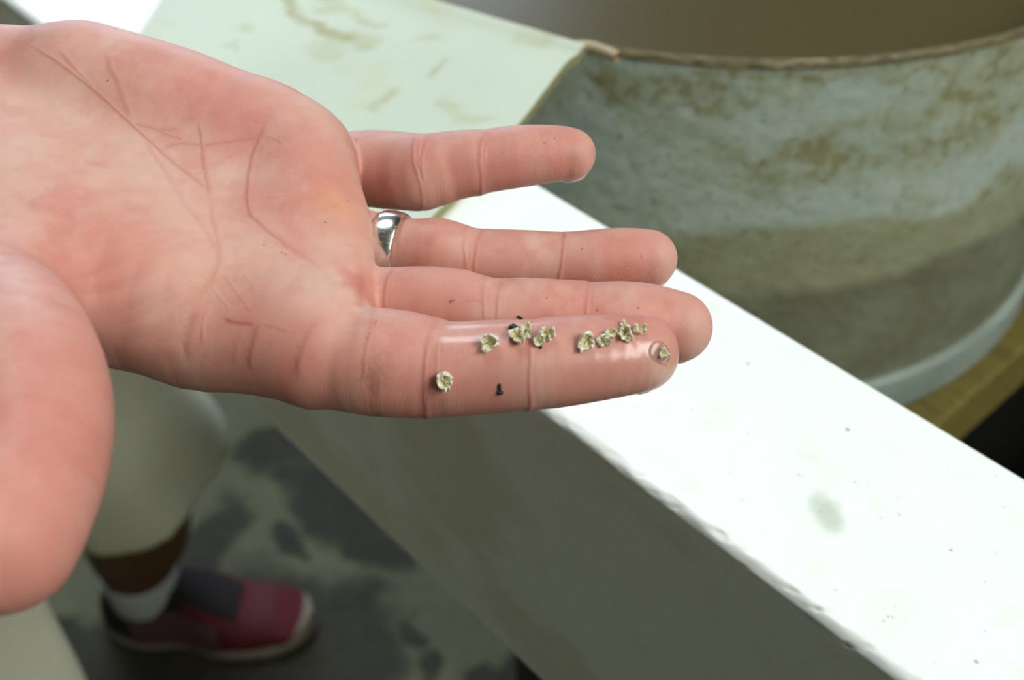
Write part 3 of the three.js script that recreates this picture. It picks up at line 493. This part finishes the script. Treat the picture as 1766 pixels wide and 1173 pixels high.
for (const [x, y, r] of [[938, 246, .22], [956, 237, .25], [963, 251, .15], [1003, 428, .3], [1105, 441, .2], [942, 513, .25], [1029, 534, .3], [1100, 530, .28], [1147, 625, .25], [560, 382, .28], [185, 138, .28], [600, 345, .15], [776, 519, .4], [781, 517, .3], [648, 553, .3], [644, 557, .25], [637, 575, .2], [634, 582, .2], [491, 438, .3], [485, 435, .25], [454, 422, .2], [774, 553, .25], [900, 268, .12], [1000, 630, .12]]) { const h = hitHand(x, y); if (h) dots.push([...planeOf(h), r * .85 / 1000]); }
const whorls = [[975, 270, .6, 1.15], [1075, 425, .3, 1.3], [1118, 522, .35, 1.2], [1110, 615, .2, 1.2]].map(([x, y, a, s]) => { const h = hitHand(x, y) ?? px(x, y, .27); return [...planeOf(h), a, s]; });
const fingerLines = Object.values(FING).map(f => f.pts.map(p => planeOf(V(p[0], p[1], p[2]))));
const wetLine = [[800, 582], [850, 604], [915, 600], [1000, 595], [1080, 600], [1130, 612], [1150, 620]].map(([x, y]) => { const h = hitHand(x, y); return h && planeOf(h); }).filter(Boolean);
const segD = (u, v, L) => { let m = 1e9; for (let i = 0; i < L.length - 1; i++) { const [a, b] = L[i], dx = L[i + 1][0] - a, dy = L[i + 1][1] - b, t = clamp(((u - a) * dx + (v - b) * dy) / (dx * dx + dy * dy || 1e-12)), q = Math.hypot(u - a - dx * t, v - b - dy * t); if (q < m) m = q; } return m; };
const CW = HTW >> 1, CH = HTH >> 1, colD = new Uint8Array(CW * CH * 4), bmpD = new Float32Array(HTW * HTH * 4), wetD = new Uint8Array(CW * CH * 4);
{
  const base = [205, 148, 133], red = [192, 118, 105], pale = [209, 174, 157], ochre = [207, 147, 113], deep = [170, 90, 78];
  const fingerStart = planeOf(px(615, 450, .277))[0];
  for (let j = 0; j < CH; j++) for (let i = 0; i < CW; i++) {
    const k = 2 * j * HTW + 2 * i, u = mix(HU0, HU1, i / CW), v = mix(HV0, HV1, j / CH), mu = u * 1000, mv = v * 1000;
    const n1 = fbm(mu * .11, mv * .11, 3, 201), n2 = fbm(mu * .5, mv * .5, 3, 203), n3 = vnoise(mu * 2.6, mv * 2.6, 205);
    let c = mix3(base, pale, sstep(.45, .75, n1) * .45); c = mix3(c, red, sstep(.52, .78, fbm(mu * .16 + 30, mv * .16, 3, 207)) * .35);
    const wu = u + (n2 - .5) * .006, wv = v + (n1 - .5) * .008;
    let fr = 0, fp = 0, fo = 0;
    for (const [a, b, r, s, kind] of flushes) { const dx = wu - a, dy = wv - b, q = (dx * dx + dy * dy) / (r * r); if (q > 3) continue; const g = s * Math.exp(-q * 1.5); if (kind === 0) fr = Math.max(fr, g) + .15 * Math.min(fr, g); else if (kind === 1) fp = Math.max(fp, g); else fo = Math.max(fo, g); }
    c = mix3(c, pale, fp); c = mix3(c, red, clamp(fr * .85)); c = mix3(c, ochre, fo);
    c = mix3(c, [c[0] * .93, c[1] * .9, c[2] * .9], n2 * .5); c = mix3(c, pale, (n3 - .5) * .16);
    c = mix3(c, deep, clamp(Math.max(skinRed[k], skinRed[k + 1], skinRed[k + HTW] || 0)) * .42);
    for (const [a, b, r, s] of stains) { const q = Math.hypot(u - a, v - b) / r; if (q < 1.5) c = mix3(c, [120, 84, 62], s * .45 * sstep(1.5, .2, q + (n3 - .5)) * (.4 + n2)); }
    for (const [a, b, r] of dots) { if (Math.abs(u - a) > r * 1.5 || Math.abs(v - b) > r * 1.5) continue; const q = Math.hypot(u - a, v - b) / r; if (q < 1.3) c = mix3(c, [86, 56, 40], .75 * sstep(1.3, .4, q)); }
    const o = (j * CW + i) * 4; colD[o] = clamp(c[0], 0, 255); colD[o + 1] = clamp(c[1], 0, 255); colD[o + 2] = clamp(c[2], 0, 255); colD[o + 3] = 255;
    const wet = Math.abs(v) > .06 || u < 0 ? 1 : segD(u, v + (n2 - .5) * .004, wetLine), wetA = sstep(.0095, .0045, wet + (n1 - .5) * .006);
    wetD[o] = 255 * wetA; wetD[o + 1] = 40; wetD[o + 2] = 0; wetD[o + 3] = 255;
  }
  for (let j = 0; j < HTH; j++) for (let i = 0; i < HTW; i++) {
    const k = j * HTW + i, u = mix(HU0, HU1, i / HTW), v = mix(HV0, HV1, j / HTH), mu = u * 1000, mv = v * 1000, o = k * 4;
    const wetA = wetD[(Math.min(j >> 1, CH - 1) * CW + Math.min(i >> 1, CW - 1)) * 4] / 255;
    const warp = (vnoise(mu * .12, mv * .12, 211) + .5 * vnoise(mu * .3, mv * .3, 212) - .75) * 5, per = .6; let ph, amp = .017;
    if (u > fingerStart) {
      let w = 0, best = 1e9; for (let q = 0; q < 4; q++) { const [a, b] = whorls[q], d = (u - a) ** 2 + 2 * (v - b) ** 2; if (d < best) { best = d; w = q; } }
      const [a, b, tilt, asp] = whorls[w], du = (u - a) * 1000, dv = (v - b) * 1000, ca = Math.cos(tilt), sa = Math.sin(tilt), x = du * ca + dv * sa, y = (-du * sa + dv * ca) * asp;
      const tip = sstep(15, 9, Math.hypot(du, dv)), loop = Math.hypot(x > 0 ? x : x * .55, y), shaft = du * .8 + dv * .55;
      ph = tip > .5 ? loop + warp * .12 : shaft + warp * .35; amp *= mix(.5, 1, tip) * Math.abs(tip - .5) * 2;
    } else { ph = mu * .55 + mv * -.8 + warp * .7 + Math.sin(mu * .07) * 3; amp *= .3 * sstep(.35, .6, vnoise(mu * .09 + 5, mv * .09, 213)) * sstep(-.15, -.08, u); }
    const h = skinH[k] + amp * (1 - wetA * .8) * Math.sin(ph / per * 6.2832) + (vnoise(mu * 2.6, mv * 2.6, 215) - .5) * .010 * (1 - wetA * .6) + (vnoise(mu * 5, mv * 5, 217) - .5) * .005;
    bmpD[o] = bmpD[o + 1] = bmpD[o + 2] = .6 + h; bmpD[o + 3] = 1;
  }
}
const skinTex = texture(CW, CH, colD, true), skinBump = texture(HTW, HTH, bmpD, false, true), skinWet = texture(CW, CH, wetD, false);
const skinMat = phys({ map: skinTex, bumpMap: skinBump, bumpScale: .001, roughness: .55, specularIntensity: .6, sheen: .12, sheenColor: new THREE.Color(1, .72, .62), sheenRoughness: .5, clearcoat: .6, clearcoatMap: skinWet, clearcoatRoughness: .2 });
let handGeo;
{
  const lo = [1e9, 1e9, 1e9], hi = [-1e9, -1e9, -1e9];
  for (const f of [...Object.values(FING), THUMB, ...PALM]) for (const p of f.pts) for (let k = 0; k < 3; k++) { lo[k] = Math.min(lo[k], p[k] - p[3] - .004); hi[k] = Math.max(hi[k], p[k] + p[3] + .004); }
  handGeo = surfaceNets(handSDF, lo, hi, .0008, .003);
  const p = handGeo.attributes.position, n = handGeo.attributes.normal, uv = new Float32Array(p.count * 2);
  const q = V(0, 0, 0);
  for (let i = 0; i < p.count; i++) {
    q.set(p.getX(i), p.getY(i), p.getZ(i)); const [u, v] = planeOf(q); uv[i * 2] = (u - HU0) / (HU1 - HU0); uv[i * 2 + 1] = (v - HV0) / (HV1 - HV0);
    const nn = n.getX(i) * AXN.x + n.getY(i) * AXN.y + n.getZ(i) * AXN.z;
    const tx = Math.round(uv[i * 2] * HTW), ty = Math.round(uv[i * 2 + 1] * HTH);
    if (nn > 0 && tx > 0 && ty > 0 && tx < HTW && ty < HTH) { const d = skinBroad[ty * HTW + tx] * .001 * sstep(0, .25, nn); p.setXYZ(i, q.x - n.getX(i) * d, q.y - n.getY(i) * d, q.z - n.getZ(i) * d); }
  }
  handGeo.setAttribute('uv', new THREE.BufferAttribute(uv, 2)); handGeo.computeVertexNormals();
}

// ---------------------------------------------------------------- the person whose hand it is
const person = thing('person', 'person in khaki shorts and red running shoes holding out an open hand', 'person', V(-.5, 0, -.74));
{
  const at = person.position, S = (a) => a.map(([x, y, z, r]) => [V(x, y, z), r]);
  const wrist = px(-420, 110, .306), elbow = V(-.56, 1.12, -.38);
  const legFar = [[-.56, .90, -.79, .085], [-.50, .66, -.82, .078], [-.42, .45, -.865, .062], [-.445, .31, -.90, .062], [-.468, .22, -.925, .066], [-.487, .14, -.933, .045], [-.488, .105, -.935, .036]];
  const legNear = [[-.57, .90, -.65, .085], [-.53, .66, -.58, .078], [-.48, .45, -.52, .062], [-.50, .31, -.50, .062], [-.52, .22, -.49, .06], [-.535, .14, -.48, .044], [-.54, .105, -.48, .036]];
  const skin = unionOf([
    chain(S(legFar), 3), chain(S(legNear), 3),
    chain(S([[-.56, .92, -.72, .12], [-.58, 1.08, -.72, .12], [-.60, 1.24, -.72, .125], [-.60, 1.40, -.72, .09], [-.59, 1.50, -.72, .058], [-.575, 1.58, -.72, .06]]), 3),
    chain(S([[-.60, 1.40, -.56, .07], [-.60, 1.36, -.52, .06], [-.585, 1.24, -.45, .052], [elbow.x, elbow.y, elbow.z, .044], [-.43, 1.15, -.33, .045], [wrist.x, wrist.y, wrist.z, .029]]), 3),
    chain(S([[-.60, 1.40, -.88, .07], [-.61, 1.36, -.93, .058], [-.635, 1.20, -.985, .05], [-.64, 1.12, -1.0, .042], [-.60, .98, -.96, .036], [-.56, .90, -.91, .034]]), 3),
    chain(S([[-.585, 1.63, -.72, .082], [-.57, 1.68, -.72, .092], [-.58, 1.72, -.72, .09]]), 3),
    chain(S([[-.515, 1.59, -.72, .03], [-.50, 1.60, -.72, .026]]), 2), chain(S([[-.485, 1.675, -.72, .010], [-.465, 1.645, -.72, .014], [-.485, 1.64, -.72, .012]]), 2),
    chain(S([[-.585, 1.665, -.628, .014], [-.59, 1.64, -.63, .011]]), 2), chain(S([[-.585, 1.665, -.812, .014], [-.59, 1.64, -.81, .011]]), 2),
  ], .03);
  const lo = [-.80, .03, -1.12], hi = [-.12, 1.86, -.18];
  const bodyGeo = surfaceNets(skin, lo, hi, .0095, .02);
  bodyGeo.setAttribute('uv', new THREE.BufferAttribute(new Float32Array(bodyGeo.attributes.position.count * 2), 2));
  const merged = mergeGeometries([handGeo, bodyGeo], true); merged.translate(-at.x, -at.y, -at.z);
  const tan = std({ color: 0x6a452b, roughness: .6 });
  mesh('body', merged, [skinMat, tan], person);
  for (const [f, len] of [[FING.little, .0055], [FING.ring, .0065], [FING.middle, .007], [FING.index, .007], [THUMB, .0085]]) {   // nails on the back of the fingertips
    const a = f.pts[f.pts.length - 4], b = f.pts[f.pts.length - 1], along = V(b[0] - a[0], b[1] - a[1], b[2] - a[2]).normalize(), back = (f === THUMB ? V(-1, -.1, 0) : AXN.clone().negate()); back.addScaledVector(along, -back.dot(along)).normalize();
    const nail = mesh('fingernail', new THREE.SphereGeometry(1, 20, 12), std({ color: 0xd3a392, roughness: .3 }), person);
    nail.matrixAutoUpdate = true; nail.quaternion.setFromRotationMatrix(new THREE.Matrix4().makeBasis(along, back, along.clone().cross(back))); nail.scale.set(len, b[3] * .35, b[3] * .72); nail.position.set(b[0], b[1], b[2]).addScaledVector(back, b[3] * .74).sub(at);
  }
  const local = (g) => g.translate(-at.x, -at.y, -at.z);
  // hair and shirt
  const hair = unionOf([chain(S([[-.60, 1.70, -.72, .096], [-.605, 1.745, -.72, .088]]), 2)], .02);
  mesh('hair', local(surfaceNets((x, y, z) => Math.max(hair(x, y, z), 1.665 - y, (x + .53) + (1.70 - y) * .6), [-.72, 1.6, -.84], [-.45, 1.86, -.6], .008)), std({ color: 0x2b2019, roughness: .8 }), person);
  const shirt = unionOf([chain(S([[-.565, .90, -.72, .142], [-.58, 1.08, -.72, .138], [-.60, 1.24, -.72, .14], [-.60, 1.38, -.72, .10]]), 3), chain(S([[-.60, 1.24, -.65, .12], [-.60, 1.24, -.79, .12]]), 2), chain(S([[-.60, 1.40, -.60, .082], [-.60, 1.37, -.53, .074], [-.585, 1.26, -.46, .07]]), 3), chain(S([[-.60, 1.40, -.84, .082], [-.61, 1.37, -.93, .072], [-.63, 1.24, -.97, .066]]), 3)], .035);
  mesh('shirt', local(surfaceNets((x, y, z) => Math.max(shirt(x, y, z), .90 - y, y - 1.475), [-.82, .86, -1.1], [-.40, 1.52, -.34], .009, .02)), std({ color: 0x23282d, roughness: .9 }), person);
  // shorts: two wide legs with folds, cut square to the thigh
  const leg = (a, b, r0, r1, sd) => {
    const A = V(...a), B = V(...b), ax = B.clone().sub(A), L = ax.length(); ax.normalize(); const e1 = V(0, 0, 1).cross(ax).normalize(), e2 = ax.clone().cross(e1);
    return (x, y, z) => {
      const q = V(x, y, z).sub(A), t = q.dot(ax), u = q.dot(e1), v = q.dot(e2), ang = Math.atan2(v, u), k = clamp(t / L), rr = Math.hypot(u, v);
      const fold = .006 * Math.sin(ang * 4 + sd + k * 1.5) * k + .003 * Math.sin(ang * 7 + sd * 2 - k * 2) * sstep(.2, 1, k) + .0015 * Math.sin(t * 40 + ang * 2 + sd);
      const R = mix(r0, r1, k) + fold, shell = Math.max(rr - R, t - L, -t - .06), inner = Math.max(rr - R + .016, -(t - L + .05));
      return Math.max(shell * .8, -inner * .8);
    };
  };
  const s1 = leg([-.57, .90, -.80], [-.414, .385, -.87], .115, .106, 1.3), s2 = leg([-.575, .90, -.65], [-.465, .37, -.505], .115, .106, 2.2), hips = chain(S([[-.565, .94, -.64, .135], [-.565, .94, -.80, .135]]), 2);
  const shortsMat = std({ map: (() => { const t = paint(128, 128, (i, j) => { const w = ((i + j) % 3 ? 0 : 8) + 10 * fbm(i * .3, j * .3, 2, 301); return [212 + w, 210 + w, 184 + w]; }); t.wrapS = t.wrapT = THREE.RepeatWrapping; return t; })(), roughness: .9 });
  const sg = surfaceNets((x, y, z) => smin(smin(s1(x, y, z), s2(x, y, z), .03), Math.max(hips(x, y, z), y - 1.0, .86 - y), .03), [-.80, .24, -1.06], [-.24, 1.04, -.34], .0075, .03);
  { const p = sg.attributes.position, uv = new Float32Array(p.count * 2); for (let i = 0; i < p.count; i++) { uv[2 * i] = p.getX(i) * 12 + p.getZ(i) * 9; uv[2 * i + 1] = p.getY(i) * 12; } sg.setAttribute('uv', new THREE.BufferAttribute(uv, 2)); }
  mesh('shorts', local(sg), shortsMat, person).userData.label = 'wide khaki grey-green shorts';
  // socks and shoes
  const sockMat = std({ color: 0xc9cdc8, roughness: .95 }), soleMat = std({ color: 0x7f7567, roughness: .8 }), redMat = std({ color: 0x520816, roughness: .75 }), blackMat = std({ color: 0x161012, roughness: .85 }), laceMat = std({ color: 0x2c2226, roughness: .9 }), stripeMat = std({ color: 0x57383a, roughness: .8 });
  const shoe = (x, z, turn, sock) => {
    const g = new THREE.Group(); g.name = 'shoe'; g.position.set(x, 0, z).sub(at); g.rotation.y = turn; person.add(g); g.userData.label = 'red and black running shoe with off-white sole';
    const L = .285, half = (s) => .042 + .008 * Math.sin(Math.PI * clamp(s * 1.15 - .15)) + .004 * s, arch = (s, side) => side > 0 ? 1 - .30 * Math.exp(-(((s - .40) / .13) ** 2)) : 1, end = (s) => Math.sqrt(clamp(1 - Math.pow(Math.abs(s - .5) * 2, 5.5))), cz = (s) => .006 * Math.sin(Math.PI * s);
    const soleTop = (s) => .028 - .010 * Math.exp(-(((s - .42) / .16) ** 2)) + .006 * sstep(.75, 1, s), top = (s) => s < .28 ? mix(.098, .078, sstep(0, .28, s)) : mix(.102, .062, sstep(.32, .78, s)) - .018 * sstep(.8, 1, s);
    const loft = (s0, s1, ns, nu, fn) => { const pos = [], idx = []; for (let i = 0; i <= ns; i++) for (let j = 0; j <= nu; j++) { const p = fn(mix(s0, s1, i / ns), j / nu); pos.push(...p); } const w = nu + 1; for (let i = 0; i < ns; i++) for (let j = 0; j < nu; j++) { const a = i * w + j; idx.push(a, a + 1, a + w, a + 1, a + w + 1, a + w); } const q = new THREE.BufferGeometry(); q.setAttribute('position', new THREE.Float32BufferAttribute(pos, 3)); q.setIndex(idx); q.computeVertexNormals(); return q; };
    const dbl = (m) => { m = m.clone(); m.side = THREE.DoubleSide; return m; };
    const dome = (inset, s0, s1, u0, u1, lift = 0) => loft(s0, s1, 30, 22, (s, v) => { const th = mix(u0, u1, v) * Math.PI, w = (half(s) - inset) * end(s), y0 = soleTop(s) - .004, h = (top(s) - y0 + lift) * Math.pow(end(s), .6); const c = Math.cos(th), k = Math.pow(Math.sin(th), .62); return [(s - .5) * L, y0 + h * k, cz(s) + arch(s, c) * w * Math.sign(c) * Math.pow(Math.abs(c), .8) * (1 + lift * 8)]; });
    mesh('sole', mergeGeometries([loft(0, 1, 40, 12, (s, v) => { const th = v * 2 * Math.PI, w = (half(s) + .0015) * Math.max(end(s), .02), y = Math.sin(th), x = Math.cos(th), yt = soleTop(s), spring = .010 * sstep(.78, 1, s) + .004 * sstep(.1, 0, s); return [(s - .5) * (L + .004), spring + yt * .5 + yt * .5 * Math.sign(y) * Math.pow(Math.abs(y), .35), cz(s) + arch(s, x) * w * Math.sign(x) * Math.pow(Math.abs(x), .35)]; })]), dbl(soleMat), g);
    mesh('upper', dome(.001, .40, 1, 0, 1), dbl(redMat), g);
    mesh('quarter', dome(.0005, 0, .44, 0, 1).deleteAttribute('uv'), dbl(blackMat), g);
    mesh('side_panel', dome(-.0012, .18, .60, .0, .22, .001), dbl(stripeMat), g); mesh('side_panel', dome(-.0012, .18, .60, .78, 1, .001), dbl(stripeMat), g);
    mesh('toe_cap', dome(-.001, .86, 1, .0, 1, .001), dbl(std({ color: 0x5a0c18, roughness: .7 })), g);
    mesh('tongue', dome(.001, .30, .68, .34, .66, .005), dbl(blackMat), g);
    for (let k = 0; k < 5; k++) { const s = .40 + k * .055, c = new THREE.CatmullRomCurve3([-1, -.5, 0, .5, 1].map(q => V((s - .5) * L + .004 * q, top(s) + .004 - .012 * q * q, cz(s) + q * .024))); mesh('lace', new THREE.TubeGeometry(c, 10, .003, 6), laceMat, g); }
    const sk = new THREE.LatheGeometry([[.034, .0], [.046, .010], [.047, .035], [.050, .060], [.051, .064], [.048, .066]].map(p => new THREE.Vector2(...p)), 28); mesh('sock', sk, dbl(sockMat), g).position.set(...sock);
    return g;
  };
  shoe(-.413, -.935, -.04, [-.075, .062, 0]); shoe(-.46, -.478, .1, [-.078, .062, 0]);
}

// ---------------------------------------------------------------- ring, shells and grains on the hand
{
  const c = px(674, 428, .2885), axis = px(681 + 79, 430 + 12, .2885 - .003).sub(c).normalize();
  const t = thing('wedding_ring', 'plain polished silver band on the ring finger', 'ring', c);
  const ri = .0079, ro = .0094, w = .0033, pts = [];
  for (let i = 0; i <= 24; i++) { const a = -Math.PI / 2 + Math.PI * i / 24; pts.push(new THREE.Vector2(ri + .0004 + (ro - ri - .0004) * Math.pow(Math.cos(a), .8), w * Math.sin(a))); }
  for (let i = 0; i <= 8; i++) pts.push(new THREE.Vector2(ri, w * .94 * (1 - i / 4)));
  pts.push(pts[0].clone());
  const g = new THREE.LatheGeometry(pts, 96);
  const sc = paint(512, 256, (i, j) => { const n = 120 + 130 * sstep(.55, .8, fbm(i * .5, j * .06, 3, 401)) * fbm(i * .05, j * .05, 2, 403); return [n, n, n]; }, false); sc.wrapS = sc.wrapT = THREE.RepeatWrapping;
  const m = mesh('band', g, phys({ color: new THREE.Color(.78, .77, .72), metalness: 1, roughness: .42, roughnessMap: sc, side: THREE.DoubleSide }), t);
  m.quaternion.setFromUnitVectors(V(0, 1, 0), axis);
}
function normalOn(p) { const e = 1e-4, f = handSDF; return V(f(p.x + e, p.y, p.z) - f(p.x - e, p.y, p.z), f(p.x, p.y + e, p.z) - f(p.x, p.y - e, p.z), f(p.x, p.y, p.z + e) - f(p.x, p.y, p.z - e)).normalize(); }
// a tiny ragged cup of shell, 1 unit wide: a wall with a broken rim round a hollow
function shellGeo(s, hollow) {
  const nu = 22, pos = [], col = [], idx = [], prof = [[.08, .0], [.34, .02], [.5, .2], [.52, .45], [.46, .66], [.38, .68], [.27, .56], [.16, .42], [.0, .38]];
  for (let i = 0; i < nu; i++) for (let k = 0; k < prof.length; k++) {
    let [r, y] = prof[k]; const a = i / nu * Math.PI * 2, n = vnoise(Math.cos(a) * 1.6 + 5 + s * 7, Math.sin(a) * 1.6 + 5, s), n2 = vnoise(Math.cos(a) * 4 + 9, Math.sin(a) * 4 + k * .7 + 9, s + 3);
    const edge = k >= 3 && k <= 5 ? 1 : 0; if (k > 5 && !hollow) y = .55 + (.06 * n2);
    r *= .66 + .6 * n + .26 * (n2 - .5); y = y * (.7 + .6 * n2) + edge * (n - .5) * .45 + (edge ? (n2 - .5) * .2 : 0); pos.push(Math.cos(a) * r * (1 + .25 * Math.sin(s)), y, Math.sin(a) * r);
    const tone = n2 * .7 + n * .3, c = k > 5 ? [.46 + .3 * tone, .40 + .3 * tone, .20 + .2 * tone] : mix3([.48, .45, .29], [.84, .83, .69], clamp(tone * 1.35 - .1)); col.push(...c);
  }
  const m = prof.length; for (let i = 0; i < nu; i++) for (let k = 0; k < m - 1; k++) { const a = i * m + k, b = ((i + 1) % nu) * m + k; idx.push(a, a + 1, b, a + 1, b + 1, b); }
  const g = new THREE.BufferGeometry(); g.setAttribute('position', new THREE.Float32BufferAttribute(pos, 3)); g.setAttribute('color', new THREE.Float32BufferAttribute(col, 3)); g.setIndex(idx);
  const f = g.toNonIndexed(); f.computeVertexNormals(); return f;
}
const shellMat = phys({ vertexColors: true, roughness: .45, clearcoat: .5, clearcoatRoughness: .2, side: THREE.DoubleSide });
const shells = [
  [768, 655, 3.1, 1, 0, .3, 'round cream shell alone beside the middle joint crease of the index finger'],
  [842, 592, 3.2, 2, 1, .5, 'angular olive cream shell between both joint creases of the index finger'],
  [893, 580, 3.6, 3, 1, .9, 'open hollow cream shell touching a black grain near the last joint crease'],
  [909, 574, 3.1, 4, 0, .4, 'pale blocky shell pressed against the open hollow shell'],
  [900, 589, 1.4, 5, 0, .2, 'tiny white chip under the hollow shell'],
  [942, 577, 3.4, 6, 0, .7, 'rounded grey cream shell just past the last joint crease'],
  [928, 588, 2.3, 7, 1, .4, 'small brown shell below the rounded grey cream shell'],
  [1010, 588, 3.3, 8, 1, .6, 'upright squarish olive shell in the middle of the fingertip pad'],
  [1039, 585, 3.0, 9, 0, .8, 'jagged white cream shell right of the squarish shell'],
  [1053, 574, 2.6, 10, 1, .5, 'dark olive shell leaning on the jagged white shell'],
  [1077, 571, 3.4, 11, 1, .9, 'ragged tall shell with a white corner near the fingertip'],
  [1101, 569, 2.8, 12, 1, .3, 'hollow ring shaped shell nearest the fingertip edge'],
  [1082, 584, 2.0, 13, 0, .3, 'small green shell below the ragged tall shell'],
  [1075, 560, 1.5, 14, 0, .7, 'bright white chip on top of the ragged tall shell'],
  [1141, 607, 2.1, 15, 1, .2, 'single yellow green shell inside a water drop at the fingertip'],
];
for (const [x, y, mm, s, hollow, tilt, label] of shells) {
  const p = hitHand(x, y); if (!p) continue;
  const n = normalOn(p), up = n.clone().lerp(V(0, .66, .75), .35).normalize(), t = thing('oyster_seed', label, 'shell', p.clone().addScaledVector(n, -.0002), 'tiny shells on the index finger');
  t.quaternion.setFromUnitVectors(V(0, 1, 0), up);
  const m = mesh('shell', shellGeo(s, hollow), shellMat, t); m.scale.setScalar(mm / 1000); m.rotation.set(tilt * .5, s * 1.7, tilt * .4 - .2);
}
{ // dark grains and splinters
  const dark = std({ color: 0x2c2823, roughness: .7 }), list = [
    [888, 570, .0022, .0009, 'black rounded grain behind the hollow shell', .8], [931, 595, .0016, .0004, 'dark splinter below the brown shell', 1.4], [862, 671, .0024, .00035, 'thin black splinter on the lower side of the index finger', 1.5], [863, 676, .0008, .0005, 'black crumb at the foot of the thin splinter', .3], [897, 548, .0012, .0003, 'black sliver on the middle finger above the hollow shell', .6]];
  for (const [x, y, len, r, label, a] of list) {
    const p = hitHand(x, y); if (!p) continue; const n = normalOn(p), t = thing('dirt_grain', label, 'grain', p.clone().addScaledVector(n, r * .5));
    const sideways = px(x + 50 * Math.cos(a), y + 50 * Math.sin(a), .256).sub(px(x, y, .256)); sideways.addScaledVector(n, -sideways.dot(n)).normalize();
    const g = new THREE.CapsuleGeometry(r, len - r, 4, 8), q = g.attributes.position; for (let i = 0; i < q.count; i++) { const k = .8 + .45 * vnoise(q.getX(i) * 4000 + 9, q.getY(i) * 3000 + q.getZ(i) * 2000 + 9, 5); q.setXYZ(i, q.getX(i) * k, q.getY(i), q.getZ(i) * k); } g.computeVertexNormals();
    const m = mesh('grain', g, dark, t); m.quaternion.setFromUnitVectors(V(0, 1, 0), sideways);
  }
}
{ // beads of water on the fingertip
  const water = phys({ color: 0xffffff, transmission: 1, thickness: .002, ior: 1.33, roughness: .02 });
  for (const [x, y, r, h, sx, label] of [[1138, 608, .0026, .0005, 1, 'clear domed water drop around the shell at the fingertip']]) {
    const p = hitHand(x, y); if (!p) continue; const n = normalOn(p), t = thing('water_drop', label, 'water drop', p.clone()); t.quaternion.setFromUnitVectors(V(0, 1, 0), n);
    const g = new THREE.SphereGeometry(1, 40, 24), q = g.attributes.position; for (let i = 0; i < q.count; i++) { const a = Math.atan2(q.getZ(i), q.getX(i)), k = 1 + .12 * Math.sin(a * 2 + 1) + .06 * Math.sin(a * 3); q.setXYZ(i, q.getX(i) * k, q.getY(i), q.getZ(i) * k); } g.computeVertexNormals();
    mesh('drop', g, water, t).scale.set(r * sx, h, r);
  }
}
{ // a black tub added to darken the shaded floor by the stand
  const p = onHeight(1745, 800, .62), t = thing('added_shade_tub', 'black tub added to darken the shaded floor beside the tank stand', 'tub', V(p.x + .11, 0, p.z - .06));
  const m = std({ color: 0x12120f, roughness: .7, side: THREE.DoubleSide });
  mesh('tub_wall', new THREE.LatheGeometry([[.0, .01], [.15, .01], [.165, .3], [.185, .6], [.19, .6], [.17, .3], [.155, 0], [0, 0]].map(q => new THREE.Vector2(...q)), 48), m, t);
  mesh('tub_rim', new THREE.TorusGeometry(.188, .008, 10, 48).rotateX(Math.PI / 2).translate(0, .6, 0), m, t);
}
renderer.render(scene, camera);
